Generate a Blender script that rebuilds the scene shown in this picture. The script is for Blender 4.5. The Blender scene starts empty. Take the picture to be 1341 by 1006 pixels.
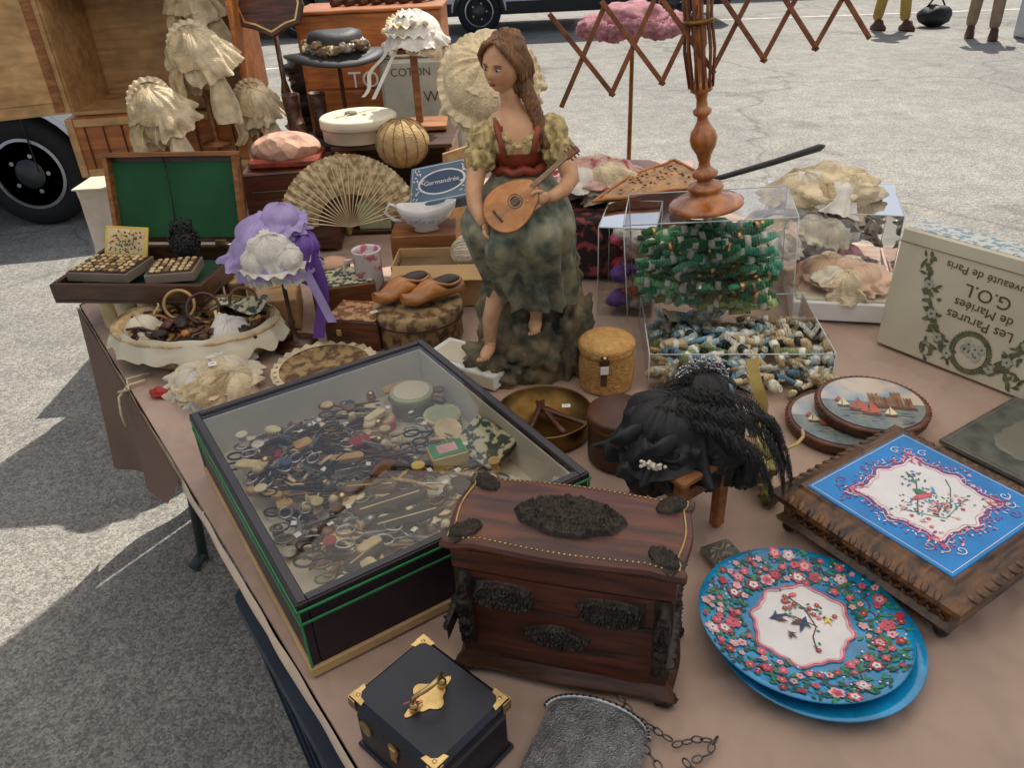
import bpy, bmesh, math, random
from mathutils import Vector, Matrix, noise
R=random.Random(7)
sc=bpy.context.scene
pi=math.pi; sin=math.sin; cos=math.cos; rad=math.radians
# ------------------------------------------------------------------ helpers
def lin(c):
    o=[]
    for x in c[:3]:
        x=x/255.0
        o.append(x/12.92 if x<=.04045 else ((x+.055)/1.055)**2.4)
    return o
def mat(name,c,rough=.6,metal=0,var=.18,vs=9,bump=.15,bs=90,c2=None,coat=0,kind='noise',bd=.002,sheen=0,det=4,thr=None):
    m=bpy.data.materials.new(name); m.use_nodes=True; nt=m.node_tree; N=nt.nodes; L=nt.links
    p=N['Principled BSDF']; p.inputs['Roughness'].default_value=rough; p.inputs['Metallic'].default_value=metal
    if coat: p.inputs['Coat Weight'].default_value=coat; p.inputs['Coat Roughness'].default_value=.12
    if sheen: p.inputs['Sheen Weight'].default_value=sheen
    tc=N.new('ShaderNodeTexCoord')
    n=N.new('ShaderNodeTexNoise'); n.inputs['Scale'].default_value=vs; n.inputs['Detail'].default_value=det
    L.new(tc.outputs['Object'],n.inputs['Vector'])
    r=N.new('ShaderNodeValToRGB'); a=lin(c)
    if c2 is None:
        lo=[x*(1-var) for x in a]; hi=[min(1,x*(1+var)) for x in a]
    else: lo=a; hi=lin(c2)
    r.color_ramp.elements[0].color=(*lo,1); r.color_ramp.elements[1].color=(*hi,1)
    t0,t1=thr if thr else (.32,.68)
    r.color_ramp.elements[0].position=t0; r.color_ramp.elements[1].position=t1
    L.new(n.outputs['Fac'],r.inputs['Fac']); L.new(r.outputs['Color'],p.inputs['Base Color'])
    if bump:
        if kind=='noise':
            t=N.new('ShaderNodeTexNoise'); t.inputs['Scale'].default_value=bs; t.inputs['Detail'].default_value=3; out=t.outputs['Fac']
        elif kind=='vor':
            t=N.new('ShaderNodeTexVoronoi'); t.inputs['Scale'].default_value=bs; out=t.outputs['Distance']
        elif kind=='wave':
            t=N.new('ShaderNodeTexWave'); t.inputs['Scale'].default_value=bs; t.inputs['Distortion'].default_value=3; out=t.outputs['Fac']
        L.new(tc.outputs['Object'],t.inputs['Vector'])
        b=N.new('ShaderNodeBump'); b.inputs['Strength'].default_value=bump; b.inputs['Distance'].default_value=bd
        L.new(out,b.inputs['Height']); L.new(b.outputs['Normal'],p.inputs['Normal'])
    return m
def wood(name,c,c2,rough=.45,sc_=(6,60,60),coat=0,bump=.2):
    m=bpy.data.materials.new(name); m.use_nodes=True; nt=m.node_tree; N=nt.nodes; L=nt.links
    p=N['Principled BSDF']; p.inputs['Roughness'].default_value=rough
    if coat: p.inputs['Coat Weight'].default_value=coat; p.inputs['Coat Roughness'].default_value=.15
    tc=N.new('ShaderNodeTexCoord'); mp=N.new('ShaderNodeMapping'); mp.inputs['Scale'].default_value=sc_
    L.new(tc.outputs['Object'],mp.inputs['Vector'])
    n=N.new('ShaderNodeTexNoise'); n.inputs['Scale'].default_value=1; n.inputs['Detail'].default_value=6; n.inputs['Distortion'].default_value=1.2
    L.new(mp.outputs['Vector'],n.inputs['Vector'])
    r=N.new('ShaderNodeValToRGB'); r.color_ramp.elements[0].color=(*lin(c),1); r.color_ramp.elements[1].color=(*lin(c2),1)
    r.color_ramp.elements[0].position=.33; r.color_ramp.elements[1].position=.67
    L.new(n.outputs['Fac'],r.inputs['Fac'])
    n2=N.new('ShaderNodeTexNoise'); n2.inputs['Scale'].default_value=12; n2.inputs['Detail'].default_value=3
    L.new(tc.outputs['Object'],n2.inputs['Vector'])
    mx=N.new('ShaderNodeMixRGB'); mx.blend_type='MULTIPLY'; mx.inputs['Fac'].default_value=.5
    r2=N.new('ShaderNodeValToRGB'); r2.color_ramp.elements[0].color=(.4,.4,.4,1); r2.color_ramp.elements[0].position=.35; r2.color_ramp.elements[1].position=.6
    L.new(n2.outputs['Fac'],r2.inputs['Fac']); L.new(r.outputs['Color'],mx.inputs['Color1']); L.new(r2.outputs['Color'],mx.inputs['Color2'])
    L.new(mx.outputs['Color'],p.inputs['Base Color'])
    b=N.new('ShaderNodeBump'); b.inputs['Strength'].default_value=bump; b.inputs['Distance'].default_value=.001
    L.new(n.outputs['Fac'],b.inputs['Height']); L.new(b.outputs['Normal'],p.inputs['Normal'])
    return m
def glassmat(name,tint=(1,1,1),rough=.02,base=0.0):
    m=bpy.data.materials.new(name); m.use_nodes=True; nt=m.node_tree; N=nt.nodes; L=nt.links
    N.remove(N['Principled BSDF']); o=N['Material Output']
    tr=N.new('ShaderNodeBsdfTransparent'); tr.inputs['Color'].default_value=(*tint,1)
    g=N.new('ShaderNodeBsdfGlossy'); g.inputs['Roughness'].default_value=rough
    f=N.new('ShaderNodeFresnel'); f.inputs['IOR'].default_value=1.5
    ad=N.new('ShaderNodeMath'); ad.operation='ADD'; ad.inputs[1].default_value=base; ad.use_clamp=True
    L.new(f.outputs[0],ad.inputs[0])
    mx=N.new('ShaderNodeMixShader'); L.new(ad.outputs[0],mx.inputs[0]); L.new(tr.outputs[0],mx.inputs[1]); L.new(g.outputs[0],mx.inputs[2])
    L.new(mx.outputs[0],o.inputs['Surface']); return m
def T(x=0,y=0,z=0): return Matrix.Translation((x,y,z))
def Rx(a): return Matrix.Rotation(rad(a),4,'X')
def Ry(a): return Matrix.Rotation(rad(a),4,'Y')
def Rz(a): return Matrix.Rotation(rad(a),4,'Z')
def S(x,y,z): return Matrix.Diagonal((x,y,z,1))
class B:
    def __init__(s): s.v=[];s.f=[];s.mi=[];s.sm=[];s.mats=[]
    def raw(s,vs,fs,m,M=None,smooth=False):
        o=len(s.v)
        if M is not None: vs=[M@Vector(p) for p in vs]
        s.v+=[tuple(p) for p in vs]
        if m not in s.mats: s.mats.append(m)
        k=s.mats.index(m)
        for f in fs: s.f.append(tuple(i+o for i in f)); s.mi.append(k); s.sm.append(smooth)
    def box(s,c,size,m,M=None,b=.0015,rz=0,rot=None):
        hx,hy,hz=[q/2 for q in size]; b=min(b,hx*.6,hy*.6,hz*.6)
        vs=[];idx={}
        for sx in(-1,1):
            for sy in(-1,1):
                for sz in(-1,1):
                    idx[(sx,sy,sz)]=len(vs)
                    vs+=[(sx*hx,sy*(hy-b),sz*(hz-b)),(sx*(hx-b),sy*hy,sz*(hz-b)),(sx*(hx-b),sy*(hy-b),sz*hz)]
        I=lambda a,bb,cc,k: idx[(a,bb,cc)]+k
        fs=[]
        for q in(-1,1):
            fs.append((I(q,-1,-1,0),I(q,1,-1,0),I(q,1,1,0),I(q,-1,1,0)))
            fs.append((I(-1,q,-1,1),I(1,q,-1,1),I(1,q,1,1),I(-1,q,1,1)))
            fs.append((I(-1,-1,q,2),I(1,-1,q,2),I(1,1,q,2),I(-1,1,q,2)))
        for p in(-1,1):
            for q in(-1,1):
                fs.append((I(p,q,-1,0),I(p,q,1,0),I(p,q,1,1),I(p,q,-1,1)))
                fs.append((I(p,-1,q,0),I(p,1,q,0),I(p,1,q,2),I(p,-1,q,2)))
                fs.append((I(-1,p,q,1),I(1,p,q,1),I(1,p,q,2),I(-1,p,q,2)))
                for r in(-1,1): fs.append((I(p,q,r,0),I(p,q,r,1),I(p,q,r,2)))
        X=T(*c)@Rz(rz)
        if rot is not None: X=X@rot
        if M is not None: X=M@X
        s.raw(vs,fs,m,X)
    def rings(s,rs,m,M=None,cap0=True,cap1=True,smooth=True,mf=None):
        n=len(rs[0]); vs=[p for r in rs for p in r]
        groups={}
        for i in range(len(rs)-1):
            for j in range(n):
                f=(i*n+j,i*n+(j+1)%n,(i+1)*n+(j+1)%n,(i+1)*n+j)
                mm=mf(i,j) if mf else m
                groups.setdefault(mm,[]).append(f)
        if cap0: groups.setdefault(m,[]).append(tuple(range(n-1,-1,-1)))
        if cap1: groups.setdefault(m,[]).append(tuple((len(rs)-1)*n+j for j in range(n)))
        o=len(s.v)
        if M is not None: vs=[M@Vector(p) for p in vs]
        s.v+=[tuple(p) for p in vs]
        for mm,fs in groups.items():
            if mm not in s.mats: s.mats.append(mm)
            k=s.mats.index(mm)
            for f in fs: s.f.append(tuple(q+o for q in f)); s.mi.append(k); s.sm.append(smooth and len(f)==4)
    def lathe(s,prof,m,M=None,n=36,cap0=True,cap1=True,smooth=True,mf=None):
        s.rings([[(r*cos(2*pi*j/n),r*sin(2*pi*j/n),z) for j in range(n)] for r,z in prof],m,M,cap0,cap1,smooth,(lambda i,j:mf(i)) if mf else None)
    def tube(s,pts,r,m,M=None,n=8,closed=False,flat=1,caps=True):
        pts=[Vector(p) for p in pts]; k=len(pts); rs=[]
        if not hasattr(r,'__len__'): r=[r]*k
        nrm=None
        for i in range(k):
            if closed: t=(pts[(i+1)%k]-pts[i-1])
            else: t=pts[min(i+1,k-1)]-pts[max(i-1,0)]
            if t.length<1e-9: t=Vector((0,0,1))
            t.normalize()
            if nrm is None:
                up=Vector((0,0,1)) if abs(t.z)<.9 else Vector((1,0,0))
                nrm=(up-t*up.dot(t)).normalized()
            else:
                nrm=nrm-t*nrm.dot(t)
                nrm=nrm.normalized() if nrm.length>1e-6 else Vector((1,0,0))
            bi=t.cross(nrm)
            rs.append([pts[i]+(nrm*cos(2*pi*j/n)*flat+bi*sin(2*pi*j/n))*r[i] for j in range(n)])
        if closed: rs.append(rs[0]); s.rings(rs,m,M,False,False)
        else: s.rings(rs,m,M,caps,caps)
    def ell(s,c,r,m,M=None,nu=20,nv=12,amp=0,fr=6,seed=0,rot=None,fn=None):
        vs=[];fs=[]
        for i in range(nv+1):
            th=pi*i/nv
            for j in range(nu):
                ph=2*pi*j/nu
                d=Vector((sin(th)*cos(ph),sin(th)*sin(ph),cos(th)))
                k=1
                if amp:
                    k+=amp*(noise.noise(d*fr*.35+Vector((seed,seed*.7,3)))*.9+ .34*noise.noise(d*fr+Vector((seed,1,seed)))+.13*noise.noise(d*fr*2.3+Vector((5,seed,seed))))
                if fn: d=fn(d)
                vs.append((d.x*r[0]*k,d.y*r[1]*k,d.z*r[2]*k))
        for i in range(nv):
            for j in range(nu):
                fs.append((i*nu+j,i*nu+(j+1)%nu,(i+1)*nu+(j+1)%nu,(i+1)*nu+j))
        X=T(*c)
        if rot is not None: X=X@rot
        if M is not None: X=M@X
        s.raw(vs,fs,m,X,True)
    def prism(s,poly,z0,z1,m,M=None,smooth=False,inset=0):
        n=len(poly)
        if inset:
            cx=sum(p[0] for p in poly)/n; cy=sum(p[1] for p in poly)/n
            def ins(p):
                dx,dy=cx-p[0],cy-p[1]; l=math.hypot(dx,dy) or 1; return (p[0]+dx/l*inset,p[1]+dy/l*inset)
            a=[ins(p) for p in poly]
            s.rings([[(p[0],p[1],z0) for p in a],[(p[0],p[1],z0+inset) for p in poly],[(p[0],p[1],z1-inset) for p in poly],[(p[0],p[1],z1) for p in a]],m,M,smooth=smooth)
        else: s.rings([[(p[0],p[1],z0) for p in poly],[(p[0],p[1],z1) for p in poly]],m,M,smooth=smooth)
    def sheet(s,fn,nu,nv,m,M=None,smooth=True):
        vs=[fn(i/nu,j/nv) for j in range(nv+1) for i in range(nu+1)]
        fs=[(j*(nu+1)+i,j*(nu+1)+i+1,(j+1)*(nu+1)+i+1,(j+1)*(nu+1)+i) for j in range(nv) for i in range(nu)]
        s.raw(vs,fs,m,M,smooth)
    def relief(s,M,w,h,d,m,seed=0,nx=44,ny=30,p=2.5,fr=3.2):
        def fn(u,v):
            x=u*2-1;y=v*2-1
            r=(abs(x)**p+abs(y)**p)**(1/p)
            e=.92+.08*noise.noise(Vector((math.atan2(y,abs(x))*2.6,seed,0)))
            k=max(0,min(1,(e-r)*8))
            q=Vector((abs(x)*fr*w/h*.8,y*fr,seed))
            hh=abs(noise.noise(q))*1.5+abs(noise.noise(q*2.3))*.8
            border=.5 if .06<(e-r)<.16 else 0
            return (x*w/2,y*h/2,-.0008+ (k**.6)*d*(.30+.55*min(1.3,hh*1.5)+border*.5) if k>0 else -.0012)
        s.sheet(fn,nx,ny,m,M)
    def leaf(s,x,y,l,w,a,m,M=None,z=.0006,zf=None):
        pts=[(0,0),(.25,.42),(.55,.5),(.8,.28),(1,0),(.8,-.28),(.55,-.5),(.25,-.42)]
        ca,sa=cos(a),sin(a); vs=[]
        for px,py in pts:
            qx=x+px*l*ca-py*w*sa; qy=y+px*l*sa+py*w*ca
            vs.append((qx,qy,z+(zf(qx,qy) if zf else 0)))
        s.raw(vs,[tuple(range(8))],m,M)
    def flower(s,x,y,r,m,mc,M=None,z=.001,zf=None,k=5):
        a0=R.random()*6
        for i in range(k):
            a=a0+2*pi*i/k
            vs=[]
            for t in range(7):
                b_=2*pi*t/7; qx=x+cos(a)*r*.55+cos(b_)*r*.42; qy=y+sin(a)*r*.55+sin(b_)*r*.42
                vs.append((qx,qy,z+.00004*i+(zf(qx,qy) if zf else 0)))
            s.raw(vs,[tuple(range(7))],m,M)
        vs=[]
        for t in range(7):
            b_=2*pi*t/7; qx=x+cos(b_)*r*.24; qy=y+sin(b_)*r*.24
            vs.append((qx,qy,z+.0004+(zf(qx,qy) if zf else 0)))
        s.raw(vs,[tuple(range(7))],mc,M)
    def stroke(s,pts,w,m,M=None,z=.0004,zf=None,closed=False):
        n=len(pts); vs=[];fs=[]
        for i in range(n):
            a=pts[(i-1)%n if closed else max(i-1,0)]; b_=pts[(i+1)%n if closed else min(i+1,n-1)]
            dx,dy=b_[0]-a[0],b_[1]-a[1]; l=math.hypot(dx,dy) or 1
            ww=w/2
            for sg in(-1,1):
                qx=pts[i][0]-dy/l*ww*sg; qy=pts[i][1]+dx/l*ww*sg
                vs.append((qx,qy,z+(zf(qx,qy) if zf else 0)))
        for i in range(n if closed else n-1):
            j=(i+1)%n; fs.append((2*i,2*i+1,2*j+1,2*j))
        s.raw(vs,fs,m,M)
    def poly(s,pts,m,M=None,z=.0005,zf=None):
        s.raw([(p[0],p[1],z+(zf(*p) if zf else 0)) for p in pts],[tuple(range(len(pts)))],m,M)
    def frill(s,r,w,n,amp,m,M=None,seg=None,e=1,wav=0):
        def fn(u,v):
            a=u*2*pi; rr=r+w*v+wav*sin(a*3)
            return (rr*cos(a)*e,rr*sin(a),amp*v*(sin(a*n+1.5*sin(a*2))+.5*sin(a*3+1)))
        s.sheet(fn,seg or n*12,4,m,M)
    def drapery(s,M,R0,h,m,seed=0,nf=9,fl=.35,amp=.16,dome=.4,ex=1,ey=1,nu=150,nv=26):
        # soft cloth hanging over a rounded support, folds growing toward the hem
        def fn(u,v):
            a=u*2*pi; ca,sa=cos(a),sin(a)
            nz=noise.noise(Vector((ca*1.6+seed,sa*1.6,v*1.5)))
            nz2=noise.noise(Vector((ca*4+seed,sa*4,v*3+seed)))
            if v<dome:
                t=v/dome*pi/2; r=R0*sin(t); z=R0*.75*cos(t); k=.25*(v/dome)
            else:
                t=(v-dome)/(1-dome); r=R0*(1+fl*t); z=-h*t; k=.25+.75*t
            f=sin(nf*a+2.2*nz*3)+.5*sin(nf*1.9*a+seed+nz*4)
            r*=1+amp*k*f*.6+.14*nz+.05*nz2
            z+=(.12*nz+.05*nz2)*(R0+h)*(.4+k*.6)
            z+=.05*R0*noise.noise(Vector((ca*7+seed,sa*7,v*6)))*(1 if v>.03 else 0)
            if v>.9: z+=.02*R0*sin(a*60)
            return (r*ca*ex,r*sa*ey,z)
        s.sheet(fn,nu,nv,m,M)
    def done(s,name,parent=None,loc=(0,0,0),rot=(0,0,0),recalc=True,sub=0):
        me=bpy.data.meshes.new(name); me.from_pydata(s.v,[],s.f)
        for m in s.mats: me.materials.append(m)
        me.polygons.foreach_set('material_index',s.mi); me.polygons.foreach_set('use_smooth',s.sm)
        if recalc:
            bm=bmesh.new(); bm.from_mesh(me); bmesh.ops.recalc_face_normals(bm,faces=bm.faces); bm.to_mesh(me); bm.free()
        ob=bpy.data.objects.new(name,me); bpy.context.collection.objects.link(ob)
        ob.location=loc; ob.rotation_euler=[rad(a) for a in rot]
        if parent: ob.parent=parent
        return ob
def empty(name,loc=(0,0,0),rot=(0,0,0)):
    e=bpy.data.objects.new(name,None); bpy.context.collection.objects.link(e); e.location=loc; e.rotation_euler=[rad(a) for a in rot]; e.empty_display_size=.05
    return e
def text(body,size,m,parent,M,name='lettering',ext=.0002):
    c=bpy.data.curves.new(name,'FONT'); c.body=body; c.size=size; c.extrude=ext; c.align_x='CENTER'; c.align_y='CENTER'; c.materials.append(m)
    o=bpy.data.objects.new(name,c); bpy.context.collection.objects.link(o); o.parent=parent; o.matrix_local=M
    return o
def circ(r,n=32,f=None,e=1):
    return [((r*(f(2*pi*i/n) if f else 1))*cos(2*pi*i/n)*e,(r*(f(2*pi*i/n) if f else 1))*sin(2*pi*i/n)) for i in range(n)]
def sub_pts(p,q,n): return [tuple(a+(b-a)*i/n for a,b in zip(p,q)) for i in range(n+1)]
# ------------------------------------------------------------------ materials
CREAM=mat('cream_lace',(216,198,164),.85,var=.25,vs=25,bump=.9,bs=260,kind='vor',bd=.002)
ECRU=mat('ecru_lace',(196,174,136),.85,var=.28,vs=30,bump=.9,bs=240,kind='vor',bd=.002)
WHITE=mat('white_cotton',(214,208,198),.85,var=.12,vs=20,bump=.5,bs=200,kind='vor')
IVORY=mat('ivory',(222,204,164),.45,var=.15,vs=30,bump=.1)
BLACK=mat('black_satin',(14,14,17),.55,var=.4,vs=20,bump=.5,bs=120,sheen=.06)
FEATH=mat('black_feather',(9,9,11),.6,var=.3,bump=0,sheen=.04)
NAVY=mat('navy_leather',(10,15,32),.42,var=.35,vs=30,bump=.35,bs=420,bd=.0006,coat=.08)
BRASS=mat('brass',(204,174,118),.34,1,var=.25,vs=60,bump=.15)
OLDBRASS=mat('aged_brass',(120,92,50),.42,1,var=.35,vs=25,bump=.15)
SILVER=mat('silver_mesh',(150,148,146),.42,.6,var=.3,vs=60,bump=1,bs=420,kind='vor',bd=.003)
STEEL=mat('steel',(165,165,165),.3,.8,var=.3,vs=40,bump=.1)
BRONZE=mat('dark_bronze',(54,46,38),.45,.5,var=.45,vs=60,bump=.4,bs=300)
REDWOOD=wood('red_mahogany',(48,21,14),(106,54,33),.45,(6,46,70),coat=.1,bump=.5)
DKWOOD=wood('dark_walnut',(48,28,16),(92,58,34),.4,(8,60,60),coat=.15)
MIDWOOD=wood('oak',(120,72,36),(170,112,62),.5,(5,50,50))
ORWOOD=wood('orange_pine',(150,84,36),(190,118,58),.5,(4,40,40))
LTWOOD=wood('light_ply',(178,134,84),(208,168,116),.6,(3,30,30))
VARN=wood('varnished_beech',(146,80,28),(198,122,56),.25,(30,30,5),coat=.5)
CARD=mat('cardboard',(190,156,108),.8,var=.12,vs=12,bump=.2)
ENBLUE=mat('turquoise_enamel',(20,132,182),.18,var=.3,vs=26,bump=.3,bs=160,coat=.6)
TILEBLUE=mat('tile_blue',(0,124,196),.4,var=.18,vs=14,bump=.2,bs=120)
PORC=mat('porcelain_white',(222,218,216),.25,var=.07,vs=18,bump=.1,coat=.3)
PINK=mat('enamel_pink',(206,88,106),.3,var=.35,vs=60,bump=.2)
PALEP=mat('enamel_pale_pink',(226,168,172),.3,var=.2,vs=60,bump=.2)
ENRED=mat('enamel_red',(168,40,56),.3,var=.25,vs=60,bump=.1)
LEAFG=mat('enamel_green',(52,126,84),.3,var=.4,vs=50,bump=.1)
LEAFG2=mat('enamel_teal_green',(30,84,76),.3,var=.3,vs=50,bump=.1)
TWIG=mat('enamel_brown',(92,58,40),.35,bump=.1)
PURPL=mat('enamel_purple',(140,60,120),.3,bump=.1)
YEL=mat('painted_yellow',(222,190,90),.4,bump=.1)
INKBL=mat('ink_blue',(36,52,110),.35,bump=.1)
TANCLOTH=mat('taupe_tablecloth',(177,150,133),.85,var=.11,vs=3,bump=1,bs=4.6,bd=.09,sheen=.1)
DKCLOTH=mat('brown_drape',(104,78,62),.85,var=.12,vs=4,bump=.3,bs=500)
PLASTIC=mat('pale_plastic',(205,190,168),.55,var=.08,bump=.1)
BINM=mat('bin_plastic',(48,60,74),.5,var=.15,bump=.15)
GLASS=glassmat('case_glass',(.97,.985,.98),.015,.02)
ACRYL=glassmat('clear_acrylic',(.985,.99,.99),.06,.02)
FILMM=glassmat('soft_plastic_film',(.97,.975,.98),.28,.04)
ACED=mat('acrylic_edge',(200,206,206),.15,var=.05,bump=0,coat=.5)
TINTAN=mat('leather_tan',(176,112,54),.42,var=.25,vs=14,bump=.2,bs=150,coat=.15)
LEATHBR=mat('leather_brown',(84,50,30),.45,var=.3,vs=14,bump=.2,bs=180)
PURPLE=mat('lilac_silk',(158,140,186),.6,var=.2,vs=18,bump=.4,bs=80,sheen=.15)
DPURP=mat('violet_ribbon',(100,64,144),.5,var=.2,bump=.1)
STRAW=mat('straw',(180,150,102),.75,var=.22,vs=40,bump=.8,bs=220,kind='vor')
GREYW=mat('faded_grey_wood',(128,112,98),.7,bump=.3)
REDP=mat('red_paint',(170,40,38),.5,bump=.1)
GRNP=mat('green_tape',(52,140,84),.5,bump=.1)
PLUM=mat('plum_paper',(36,19,30),.5,var=.3,vs=10,bump=.2)
GREYFR=mat('dark_lid_edge',(58,56,60),.5,var=.2,bump=.15)
LINEN=mat('cream_linen',(210,200,176),.85,var=.08,vs=8,bump=.4,bs=400)
PAPER=mat('white_paper',(230,228,222),.7,var=.04,bump=0)
# ------------------------------------------------------------------ asphalt ground
def asphalt():
    m=bpy.data.materials.new('asphalt'); m.use_nodes=True; nt=m.node_tree; N=nt.nodes; L=nt.links
    p=N['Principled BSDF']; p.inputs['Roughness'].default_value=.9
    tc=N.new('ShaderNodeTexCoord'); V=tc.outputs['Object']
    def ns(s,d=4,r=.6):
        n=N.new('ShaderNodeTexNoise'); n.inputs['Scale'].default_value=s; n.inputs['Detail'].default_value=d; n.inputs['Roughness'].default_value=r; L.new(V,n.inputs['Vector']); return n.outputs['Fac']
    def ramp(i,a,b,ca,cb):
        r=N.new('ShaderNodeValToRGB'); r.color_ramp.elements[0].position=a; r.color_ramp.elements[1].position=b
        r.color_ramp.elements[0].color=(*ca,1); r.color_ramp.elements[1].color=(*cb,1); L.new(i,r.inputs['Fac']); return r.outputs['Color']
    def mix(t,f,a,b):
        x=N.new('ShaderNodeMixRGB'); x.blend_type=t; x.inputs['Fac'].default_value=f; L.new(a,x.inputs['Color1']); L.new(b,x.inputs['Color2']); return x.outputs['Color']
    base=ramp(ns(.45,6),.3,.7,(.29,.275,.248),(.41,.39,.35))
    # slightly warped stone cells so the aggregate is irregular
    wn0=N.new('ShaderNodeTexNoise'); wn0.inputs['Scale'].default_value=60; wn0.inputs['Detail'].default_value=2; L.new(V,wn0.inputs['Vector'])
    ad0=N.new('ShaderNodeMixRGB'); ad0.blend_type='ADD'; ad0.inputs['Fac'].default_value=.012; L.new(V,ad0.inputs['Color1']); L.new(wn0.outputs['Color'],ad0.inputs['Color2'])
    st=N.new('ShaderNodeTexVoronoi'); st.inputs['Scale'].default_value=150; L.new(ad0.outputs['Color'],st.inputs['Vector'])
    sp=N.new('ShaderNodeSeparateColor'); L.new(st.outputs['Color'],sp.inputs[0])
    stc=ramp(sp.outputs[0],.10,.9,(.50,.50,.50),(1.34,1.32,1.27))
    c=mix('MULTIPLY',.75,base,stc)
    fine=ramp(ns(220,4,.7),.35,.65,(.62,.62,.62),(1.25,1.25,1.25)); c=mix('MULTIPLY',.7,c,fine)
    peb=ramp(ns(38,3,.6),.36,.64,(.78,.78,.78),(1.14,1.14,1.12)); c=mix('MULTIPLY',.7,c,peb)
    mid=ramp(ns(5,5,.7),.35,.65,(.76,.76,.76),(1.12,1.12,1.1)); c=mix('MULTIPLY',.8,c,mid)
    stain=ramp(ns(1.1,3),.58,.70,(1,1,1),(.62,.61,.60)); c=mix('MULTIPLY',.7,c,stain)
    wn=N.new('ShaderNodeTexNoise'); wn.inputs['Scale'].default_value=1.3; wn.inputs['Detail'].default_value=5; L.new(V,wn.inputs['Vector'])
    ad=N.new('ShaderNodeMixRGB'); ad.blend_type='ADD'; ad.inputs['Fac'].default_value=.9; L.new(V,ad.inputs['Color1']); L.new(wn.outputs['Color'],ad.inputs['Color2'])
    cr=N.new('ShaderNodeTexVoronoi'); cr.feature='DISTANCE_TO_EDGE'; cr.inputs['Scale'].default_value=.32; L.new(ad.outputs['Color'],cr.inputs['Vector'])
    crk=ramp(cr.outputs['Distance'],.002,.010,(.5,.48,.45),(1,1,1)); c=mix('MULTIPLY',.6,c,crk)
    L.new(c,p.inputs['Base Color'])
    b=N.new('ShaderNodeBump'); b.inputs['Strength'].default_value=.8; b.inputs['Distance'].default_value=.004
    L.new(st.outputs['Distance'],b.inputs['Height']); b.invert=True
    L.new(b.outputs['Normal'],p.inputs['Normal']); return m
b=B(); b.raw([(-300,-300,0),(300,-300,0),(300,300,0),(-300,300,0)],[(0,1,2,3)],asphalt()); b.done('asphalt_ground',recalc=False)
LINEW=mat('road_paint',(205,200,190),.8,var=.25,vs=6,bump=.2)
b=B()
for (x0,y0,x1,y1) in [(1.5,13.6,9.5,12.6),(-6,10.6,-2.2,10.9),(7.2,11.0,10.5,8.0)]:
    dx,dy=x1-x0,y1-y0; l=math.hypot(dx,dy); nx,ny=-dy/l*.05,dx/l*.05
    b.raw([(x0-nx,y0-ny,.004),(x1-nx,y1-ny,.004),(x1+nx,y1+ny,.004),(x0+nx,y0+ny,.004)],[(0,1,2,3)],LINEW)
b.done('parking_line_marking')
# ------------------------------------------------------------------ tables
tb=empty('market_table')
poly=[(-1.14,1.94),(-.202,.562),(.15,.045),(1.75,.045),(1.75,1.75),(1.3,1.9),(1.0,2.1),(.5,2.62),(.15,2.95),(-.25,2.9),(-.8,2.45)]
def wr(x,y):
    return .0035*noise.noise(Vector((x*2.6,y*2.6,1)))+.006*abs(noise.noise(Vector((x*1.4+y*2.6,y*1.5-x*2.2,4))))-.002*abs(noise.noise(Vector((x*5-y*2,y*4,9))))
bm=bmesh.new(); vs_=[bm.verts.new((p[0],p[1],0)) for p in poly]; bm.faces.new(vs_)
for i in range(1,120):
    bmesh.ops.bisect_plane(bm,geom=bm.verts[:]+bm.edges[:]+bm.faces[:],plane_co=(-1.2+i*.025,0,0),plane_no=(1,0,0))
for i in range(1,118):
    bmesh.ops.bisect_plane(bm,geom=bm.verts[:]+bm.edges[:]+bm.faces[:],plane_co=(0,i*.025,0),plane_no=(0,1,0))
me=bpy.data.meshes.new('tablecloth')
for v in bm.verts: v.co.z=.7485+wr(v.co.x,v.co.y)*.6
for f in bm.faces: f.smooth=True
bm.to_mesh(me); bm.free(); me.materials.append(TANCLOTH)
o=bpy.data.objects.new('tablecloth',me); bpy.context.collection.objects.link(o); o.parent=tb
b=B(); b.prism(poly,.741,.7445,TANCLOTH)
cx,cy=.3,1.4
pin=[(x+(cx-x)*.008,y+(cy-y)*.008) for x,y in poly]
b.prism(pin,.700,.7405,PLASTIC); b.done('table_slab',tb)
b=B()
e0=Vector((.15,.045,.74)); e1=Vector((-1.14,1.94,.74)); outv=Vector((-.826,-.563,0))
def hem(u,v):
    p=e0+(e1-e0)*u; drop=.036+.006*noise.noise(Vector((u*9,0,0)))
    return p+outv*(.004+.006*sin(v*3)+.003*noise.noise(Vector((u*30,v,0))))+Vector((0,0,.009-v*drop))
b.sheet(hem,120,4,mat('hem_beige',(214,190,164),.8,bump=.2))
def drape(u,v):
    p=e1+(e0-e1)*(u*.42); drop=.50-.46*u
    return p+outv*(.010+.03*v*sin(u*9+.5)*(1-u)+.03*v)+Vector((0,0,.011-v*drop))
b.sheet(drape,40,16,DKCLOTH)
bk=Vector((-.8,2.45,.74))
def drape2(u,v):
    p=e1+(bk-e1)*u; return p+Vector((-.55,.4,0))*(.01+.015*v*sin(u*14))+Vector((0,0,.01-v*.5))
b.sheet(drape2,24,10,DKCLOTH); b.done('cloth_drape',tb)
LEG=mat('leg_steel',(60,70,66),.5,bump=.1)
b=B()
for (x,y) in [(-.93,1.76),(-.25,2.4),(.2,.35),(1.4,.35),(1.4,1.6),(.5,2.3)]:
    b.tube([(x+.10,y+.04,.70),(x+.02,y,.3),(x,y-.02,.012)],.0145,LEG); b.tube([(x,y-.02,.03),(x-.02,y-.06,.012)],.016,LEG)
b.done('table_legs',tb)
tb2=empty('back_table'); b=B()
b.box((-.72,3.42,.725),(1.86,.72,.04),PLASTIC)
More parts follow.
